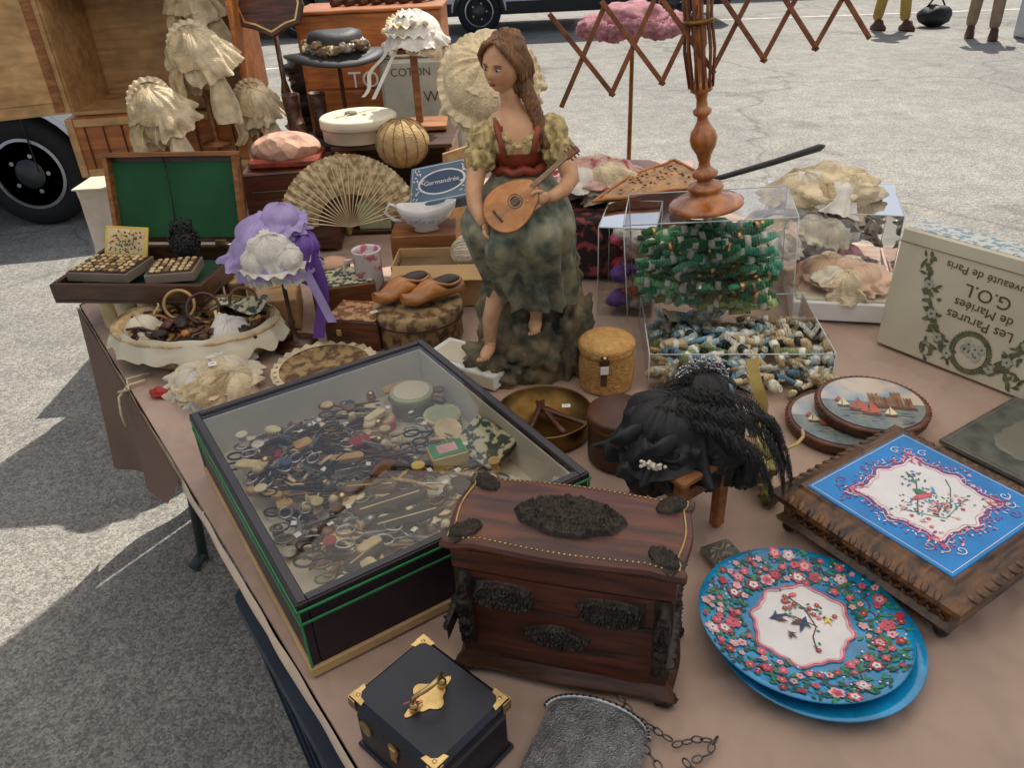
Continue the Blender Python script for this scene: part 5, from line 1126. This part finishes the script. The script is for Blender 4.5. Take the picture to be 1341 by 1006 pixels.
def bonnet(name,loc,k_=1,seed=1,hst=.2,m1=CREAM,m2=WHITE,fall=.12):
    g=empty(name,loc); b=B(); b.lathe([(.05,0),(.05,.008),(.008,.015),(.008,hst),(.03,hst+.01)],MIDWOOD,n=16); b.done('bonnet_stand',g); rr_=random.Random(seed); b=B()
    z0=hst+.05*k_
    b.drapery(T(0,0,z0),.070*k_,.05*k_,m1,seed,nf=9,fl=.2,amp=.12,nu=200,nv=34)
    b.drapery(T(.02*k_,-.02,z0+.005)@Rx(22)@Ry(rr_.uniform(-15,15)),.058*k_,fall*.6,m2,seed+3,nf=9,fl=.5,amp=.18,nu=200,nv=34)
    b.drapery(T(-.03*k_,-.025,z0-.01)@Rx(26)@Ry(-12),.045*k_,fall*.8,m1,seed+6,nf=8,fl=.5,amp=.2,nu=200,nv=34)
    b.frill(.050*k_,.016*k_,21,.004*k_,m2,T(0,-.03*k_,z0+.02)@Rx(55)); b.frill(.030*k_,.015*k_,17,.004*k_,m1,T(0,-.045*k_,z0+.02)@Rx(60))
    b.sheet(lambda u,v:(.05*k_+.03*v*k_+(u-.5)*(.05+.03*v)*k_+.008*sin(v*6+u*4),-.05*k_-.02*v+.008*sin(u*9+v*3),z0-.02*k_-fall*1.5*v),12,20,m2); b.sheet(lambda u,v:(-.03*k_-.03*v*k_+(u-.5)*.04*k_+.008*sin(v*8+2),-.065*k_-.02*v+.006*sin(u*9),z0-.03*k_-fall*v),10,18,m1)
    b.done('lace_bonnet',g)
bonnet('bonnet_on_stand',(-1.10,2.66,.90),1.1,3,.17,ECRU,CREAM,.14); bonnet('bonnet_on_stand',(-.98,2.80,.95),1.15,8,.26,ECRU,CREAM,.14); bonnet('bonnet_on_stand',(-1.02,3.02,1.07),1.2,14,.28,ECRU,CREAM); bonnet('bonnet_on_stand',(-.84,2.86,.90),.9,21,.14,ECRU,CREAM,.11)
b=B()
b.box((0,0,.10),(.62,.36,.20),ORWOOD,b=.005)
for s_ in (-1,1): b.box((s_*.295,-.183,.10),(.025,.008,.20),LTWOOD)
b.box((0,-.183,.185),(.56,.008,.025),LTWOOD); b.box((0,-.183,.015),(.56,.008,.025),LTWOOD); b.box((0,-.186,.12),(.05,.01,.03),OLDBRASS)
for k in range(9): b.box((-.25+.062*k,-.1835,.10),(.004,.006,.14),LEATHBR)
b.done('wooden_crate',loc=(-1.18,3.0,.86),rot=(0,0,3))
b=B(); b.box((0,0,.05),(.56,.3,.1),LTWOOD,b=.004); b.done('wooden_drawer',loc=(-1.16,3.06,.757),rot=(0,0,3))
g=empty('open_display_cupboard',(-1.17,3.02,1.063),(0,0,2)); b=B()
b.box((0,.17,.22),(.60,.012,.42),LTWOOD); b.box((-.30,0,.22),(.014,.33,.42),LTWOOD); b.box((.30,0,.22),(.014,.33,.42),ORWOOD); b.box((0,0,.006),(.60,.34,.012),LTWOOD); b.box((0,0,.436),(.62,.35,.014),LTWOOD)
b.done('cupboard_carcass',g); b=B(); M=T(-.30,-.17,.01)@Rz(197); b.box((.16,0,.21),(.32,.014,.42),LTWOOD,M); b.box((.16,.010,.21),(.26,.006,.34),LTWOOD,M)
for sx in(.03,.29): b.box((sx,.010,.21),(.03,.010,.40),MIDWOOD,M)
for z in (.1,.34): b.box((.005,-.010,z),(.02,.006,.05),OLDBRASS,M)
b.done('open_door',g)
b=B() 
P=[(0,-.14),(.06,-.11),(.10,-.10),(.12,-.04),(.10,.03),(.13,.10),(.10,.17),(0,.15),(-.10,.17),(-.13,.10),(-.10,.03),(-.12,-.04),(-.10,-.10),(-.06,-.11)]
b.prism(P,0,.02,REDWOOD,T(0,0,.64)@Rx(78),inset=.004); b.stroke([(x*.86,y*.86) for x,y in P],.006,BRASS,T(0,-.001,.64)@Rx(78),z=.0215,closed=True); b.lathe([(.07,0),(.07,.012),(.02,.02),(.01,.05),(.012,.3),(.018,.32),(.009,.36),(.009,.52)],DKWOOD,n=20)
b.done('wooden_fire_screen',loc=(-.76,3.0,.757))
b=B() 
for k in range(10): b.ell((R.gauss(0,.03),R.gauss(0,.03),.05+.035*k),(.09,.07,.05),BLACK,amp=.4,seed=k,fr=7)
b.done('folded_black_clothes',loc=(-.70,3.22,.757))
g=empty('cream_lace_bonnet_on_stand',(-.015,1.86,.752)); b=B(); b.lathe([(.07,0),(.07,.01),(.01,.02),(.008,.05),(.008,.46)],MIDWOOD,n=18); b.done('hat_stand',g); b=B()
CRS=mat('cream_straw',(216,196,158),.8,var=.2,vs=30,bump=1,bs=160,kind='vor')
b.drapery(T(0,0,.53)@Rx(50),.105,.035,CRS,4,nf=12,fl=.18,amp=.10,ex=.95,nu=220,nv=36); b.frill(.098,.026,31,.004,CREAM,T(0,.0,.525)@Rx(50),e=.95); b.frill(.060,.016,25,.003,CREAM,T(0,-.045,.565)@Rx(50),e=.95)
b.done('lace_bonnet',g)
b=B(); b.box((0,0,.08),(.24,.2,.16),mat('dark_floral_fabric',(38,26,26),.8,c2=(150,70,70),vs=38,bump=.4,thr=(.52,.62)),b=.01); b.done('floral_fabric_box',loc=(.235,2.02,.758),rot=(0,0,-8))
PKP=mat('pink_print',(200,164,154),.8,c2=(166,86,86),vs=30,bump=.4,thr=(.5,.6))
heap('pink_floral_scarves',(.27,2.10,.955),.30,.24,.06,[PKP,WHITE,CREAM,PKP],11,8,.2)
b=B(); b.box((0,0,.1),(.40,.26,.2),mat('mauve_box',(150,124,118),.7,var=.2,bump=.2),b=.006); b.done('fabric_storage_box',loc=(.34,2.20,.757),rot=(0,0,-14))
heap('cream_lace_heap',(.84,1.97,.915),.32,.24,.13,[CREAM,ECRU,WHITE,CREAM,LINEN],23,16,.14,.2)
b=B(); acrylic_box(b,.32,.26,.165)
for k in range(34): b.drapery(T(R.uniform(-.10,.10),R.uniform(-.08,.08),.03+R.random()*.09)@Rx(R.uniform(-30,30))@Ry(R.uniform(-30,30)),.040,.02,R.choice([CREAM,WHITE,WHITE,GREYI,PALEP,LINEN]),k,nf=6,amp=.25,nu=60,nv=14)
b.done('lace_storage_box',loc=(.86,1.99,.759),rot=(0,0,-18))
heap('peach_linen_pile',(.80,1.70,.815),.24,.20,.05,[mat('peach_linen',(204,172,146),.85,var=.1,bump=.3),LINEN,CREAM],31,7,.2)
b=B(); b.box((0,0,.024),(.25,.2,.046),PAPER,b=.003); b.box((0,0,.05),(.23,.18,.006),LINEN); b.done('white_linen_box',loc=(.80,1.70,.755),rot=(0,0,-14))
b=B()
def film(u,v):
    x=(u-.5)*.32; y=(v-.5)*.24; q=Vector((u*3,v*3,2))
    return (x,y,.02+.035*abs(noise.noise(q))+.015*noise.noise(q*2.2)+.07*(1-(2*abs(u-.5))**2)*(1-(2*abs(v-.5))**2))
b.sheet(film,50,40,FILMM)
for k in range(10): b.drapery(T(R.uniform(-.09,.09),R.uniform(-.06,.06),.02+R.random()*.03)@Rx(R.uniform(-25,25))@Ry(R.uniform(-25,25)),.035,.015,R.choice([CREAM,WHITE,LINEN,ECRU]),k+50,nf=7,amp=.2,nu=80,nv=16)
b.done('clear_plastic_bag_of_lace',loc=(.70,1.82,.86),rot=(0,0,25))
g=empty('pink_feather_hat_on_stand',(.395,2.42,.752)); b=B(); b.lathe([(.08,0),(.08,.012),(.012,.02),(.007,.04),(.006,.54),(.05,.55)],OLDBRASS,n=20); b.done('metal_stand',g); b=B(); DP=mat('dusty_pink_marabou',(150,100,110),.9,var=.35,vs=40,bump=1,bs=120,sheen=.1)
b.ell((0,0,.575),(.095,.085,.045),DP,amp=.2,seed=2,nu=40,nv=24)
for k in range(36): b.ell((.105*cos(k*pi/18)*1.25,.105*sin(k*pi/18),.555+.008*sin(k)),(.030,.030,.022),DP,amp=.4,fr=6,seed=k,nu=20,nv=14)
for k in range(2600):
    a=R.random()*2*pi; r_=R.uniform(.10,.14); p=Vector((r_*1.15*cos(a),r_*.95*sin(a),.560+R.uniform(-.01,.014))); d=Vector((cos(a)*R.uniform(-.4,1),sin(a)*R.uniform(-.4,1),R.uniform(-1,1))).normalized(); s_=Vector((-sin(a),cos(a),0))*.0006
    b.raw([p-s_,p+s_,p+d*R.uniform(.018,.030)],[(0,1,2)],DP)
b.done('marabou_hat',g)
# small price stickers lying on the goods
for (x,y,z,rz,tx) in [(-.62,1.44,.822,20,25),(-.30,1.60,.846,30,0),(.45,1.42,.842,-20,0),(.10,1.25,.795,0,0)]:
    b=B(); b.box((0,0,0),(.016,.011,.0008),PAPER,b=.0002); b.stroke([(-.005,0),(.005,.001)],.0015,INKBL,z=.0006); b.done('price_sticker',loc=(x,y,z),rot=(tx,0,rz))
# ------------------------------------------------------------------ vehicles
PAINT=mat('white_car_paint',(222,224,226),.25,var=.03,vs=2,bump=0,coat=.8); PAINTG=mat('silver_paint',(188,194,204),.25,var=.03,bump=0,coat=.8); TRIM=mat('black_trim',(24,25,27),.6,bump=.2); RUB=mat('tyre_rubber',(26,26,27),.8,var=.2,bump=.3,bs=60); RIMM=mat('wheel_grey',(70,72,74),.4,.5,bump=.05); RIML=mat('wheel_silver',(170,172,176),.35,.6,bump=.05); WIN=mat('dark_window',(20,26,32),.08,var=.1,bump=0,coat=1)
def wheel(b,x,y,r,dark=True):
    M=T(x,y,r)@Rx(90) 
    b.lathe([(r*.62,-.10),(r*.9,-.11),(r*.98,-.09),(r,-.05),(r,.06),(r*.98,.09),(r*.9,.11),(r*.68,.112),(r*.66,.10)],RUB,M,n=48)
    m=RIMM if dark else RIML
    b.lathe([(r*.66,.10),(r*.645,.108),(r*.60,.100),(r*.57,.075),(r*.48,.085),(r*.30,.095),(r*.24,.105),(r*.22,.115),(r*.05,.118),(.001,.118)],m,M,n=40)
    b.lathe([(r*.655,.1090),(r*.600,.1125)],RIML,M,n=48,cap0=False,cap1=False)
    for k in range(14):
        a=2*pi*k/14; b.ell((r*.50*cos(a),r*.50*sin(a),.084),(r*.062,r*.045,.008),RIML,M,rot=Rz(math.degrees(a)),nu=10,nv=6)
    for k in range(5):
        a=2*pi*k/5; b.lathe([(.014,0),(.014,.014)],RIML,M@T(r*.34*cos(a),r*.34*sin(a),.09),n=6)
def van(name,loc,rz,L,Wd,Hh,wr_,wx,paint,hood=.8,low=.28):
    g=empty(name,loc,(0,0,rz)); b=B()
    P=[(0,low)]
    for xw in wx:
        ra=wr_+.07
        for k in range(13):
            a=pi-pi*k/12; P.append((xw+ra*cos(a),max(low,wr_+ra*sin(a))))
    P+=[(L,low),(L+.02,.55),(L-.03,.85),(L-hood*.5,1.02),(L-hood,1.10),(L-hood-.65,Hh-.12),(L-hood-.9,Hh),(.12,Hh),(.0,Hh-.15)]
    M=Rx(90)
    b.prism(P,-Wd,0,paint,M)
    b.box((L*.5,Wd*.5,low+.04),(L-.2,Wd-.1,.10),TRIM)
    xs=[0]+[q for xw in wx for q in(xw-wr_-.08,xw+wr_+.08)]+[L]
    for i in range(0,len(xs),2): b.box(((xs[i]+xs[i+1])/2,-.006,low+.09),(xs[i+1]-xs[i],.02,.16),TRIM)
    b.prism([(L-hood-.05,1.12),(L-hood-.62,Hh-.22),(L-hood-1.25,Hh-.22),(L-hood-1.25,1.12)],.003,.012,WIN,M)
    for x in (L-hood-1.3,L-hood-.1): b.box((x,-.001,.85),(.008,.006,1.0),TRIM)
    for x in wx: 
        b.tube([(x+(wr_+.075)*cos(pi-pi*k/16),-.004,wr_+(wr_+.075)*sin(pi-pi*k/16)) for k in range(17)],.016,paint,n=8)
    b.box((L-.02,Wd/2,.45),(.14,Wd-.02,.26),TRIM,b=.03); b.box((L-.10,.10,.78),(.14,.20,.12),PORC,b=.03)
    b.box((L-hood-1.0,-.012,.95),(.16,.03,.03),TRIM)
    b.done('van_body',g); b=B()
    for x in wx:
        wheel(b,x,.12,wr_); wheel(b,x,Wd-.12,wr_)
    b.done('wheels',g)
van('parked_van',(-7.0,4.92,0),0,5.05,1.9,2.6,.335,(1.0,4.08),PAINT,hood=.8,low=.30)
van('parked_van',(-1.05,13.05,0),-2,4.6,1.8,1.9,.33,(.85,3.75),PAINTG,hood=.8,low=.28)
van('parked_car',(-6.6,13.6,0),3,4.3,1.8,1.5,.32,(.8,3.5),WIN,hood=.9,low=.25)
van('parked_car',(4.0,16.5,0),-5,4.3,1.8,1.5,.32,(.8,3.5),PAINT,hood=.9,low=.25)
# ------------------------------------------------------------------ people
def person(name,loc,rz,tr,top,stride=.12):
    g=empty(name,loc,(0,0,rz))
    def skin(nm,verts,edges,rad_,m,root=0):
        me=bpy.data.meshes.new(nm); me.from_pydata(verts,edges,[]); o=bpy.data.objects.new(nm,me); bpy.context.collection.objects.link(o); o.parent=g; me.materials.append(m)
        o.modifiers.new('skin','SKIN'); sv=me.skin_vertices[0].data
        for i,r in enumerate(rad_): sv[i].radius=(r if isinstance(r,tuple) else (r,r)); sv[i].use_root=(i==root)
        md=o.modifiers.new('s','SUBSURF'); md.levels=2; md.render_levels=2; o.modifiers['skin'].use_smooth_shade=True
    s=stride
    skin('trousers',[(0,0,.95),(.09,0,.88),(.11,-s*.5,.50),(.11,-s,.10),(-.09,0,.88),(-.11,s*.5,.50),(-.11,s,.10)],[(0,1),(1,2),(2,3),(0,4),(4,5),(5,6)],[(.15,.11),.095,.075,.068,.095,.075,.068],tr)
    skin('jacket',[(0,0,.95),(0,0,1.15),(0,0,1.38),(0,0,1.46),(.19,0,1.40),(.25,.02,1.12),(.22,-.10,.90),(-.19,0,1.40),(-.25,.02,1.12),(-.22,-.10,.90)],[(0,1),(1,2),(2,3),(2,4),(4,5),(5,6),(2,7),(7,8),(8,9)],[(.16,.11),(.15,.11),(.17,.11),.06,.065,.05,.04,.065,.05,.04],top)
    b=B(); b.tube([(0,0,1.44),(0,-.005,1.52)],.05,SKIN,n=12); b.ell((0,0,0),(.075,.095,.115),SKIN,T(0,-.01,1.62),nu=36,nv=30,fn=hf); b.ell((0,.015,1.65),(.082,.098,.105),HAIR,amp=.1)
    for sx in(-1,1):
        M=T(sx*.22,-.12,.85)
        b.ell((0,0,0),(.022,.035,.045),SKIN,M)
        for k in range(4): b.tube([(0,-.025+.016*k,-.03),(0,-.027+.016*k,-.06),(-.01*sx,-.03+.016*k,-.085)],[.009,.008,.006],SKIN,M,n=7)
        b.tube([(0,-.03,.01),(-.01*sx,-.05,-.015),(-.012*sx,-.055,-.04)],[.010,.009,.007],SKIN,M,n=7)
    for sx,yy in ((.11,-s),(-.11,s)): b.rings([[(sx+rx*cos(2*pi*j/20),yy-.05+ry*sin(2*pi*j/20),z) for j in range(20)] for rx,ry,z in [(.05,.13,0),(.053,.14,.02),(.05,.13,.05),(.045,.09,.08),(.045,.06,.12),(.04,.05,.13)]],LEATHBR)
    b.done('head_hands_and_shoes',g)
KHAKI=mat('khaki_trousers',(176,142,70),.85,bump=.3,bs=30); BEIGE=mat('beige_trousers',(150,128,104),.85,bump=.3,bs=30)
person('pedestrian',(5.32,11.4,0),20,KHAKI,mat('navy_jacket',(40,46,60),.8,bump=.3),.14)
person('pedestrian',(5.98,10.35,0),-20,BEIGE,mat('olive_jacket',(90,92,76),.8,bump=.3),.12)
b=B(); b.ell((0,0,.14),(.22,.16,.14),BLACK,amp=.2,seed=3); b.tube([(-.12,0,.25),(-.05,0,.36),(.05,0,.36),(.12,0,.25)],.012,BLACK); b.done('black_holdall',loc=(5.95,11.5,0))
b=B(); b.box((0,0,.3),(.35,.3,.6),PAINTG,b=.02); b.box((0,0,.62),(.38,.33,.04),TRIM,b=.01); b.box((.1,-.155,.3),(.1,.01,.3),TRIM); b.done('grey_equipment_case',loc=(6.55,10.2,0))
# ------------------------------------------------------------------ light, world, camera
el=57; az=22
w=bpy.data.worlds.new('World'); sc.world=w; w.use_nodes=True; nt=w.node_tree; bg=nt.nodes['Background']
sky=nt.nodes.new('ShaderNodeTexSky'); sky.sky_type='NISHITA'; sky.sun_disc=False; sky.sun_elevation=rad(el); sky.sun_rotation=rad(az); sky.air_density=1; sky.dust_density=2.5
hs=nt.nodes.new('ShaderNodeHueSaturation'); hs.inputs['Saturation'].default_value=.7; nt.links.new(sky.outputs[0],hs.inputs['Color'])
nt.links.new(hs.outputs[0],bg.inputs['Color']); bg.inputs['Strength'].default_value=.12
sd=Vector((sin(rad(az))*cos(rad(el)),cos(rad(az))*cos(rad(el)),sin(rad(el))))
l=bpy.data.lights.new('sun','SUN'); l.energy=5; l.angle=rad(.5); l.color=(1,.95,.87); lo=bpy.data.objects.new('sun',l); bpy.context.collection.objects.link(lo); lo.rotation_euler=sd.to_track_quat('Z','Y').to_euler()
cam=bpy.data.cameras.new('camera'); co=bpy.data.objects.new('camera',cam); bpy.context.collection.objects.link(co); sc.camera=co
co.matrix_world=Matrix.Translation((0,0,1.6))@(Matrix.Rotation(rad(90-31),4,'X')@Matrix.Rotation(rad(-3),4,'Z'))
cam.sensor_width=36; cam.lens=36*1030/1341; cam.clip_end=1000; cam.clip_start=.02
sc.view_settings.view_transform='Standard'; sc.view_settings.look='None'; sc.view_settings.exposure=0
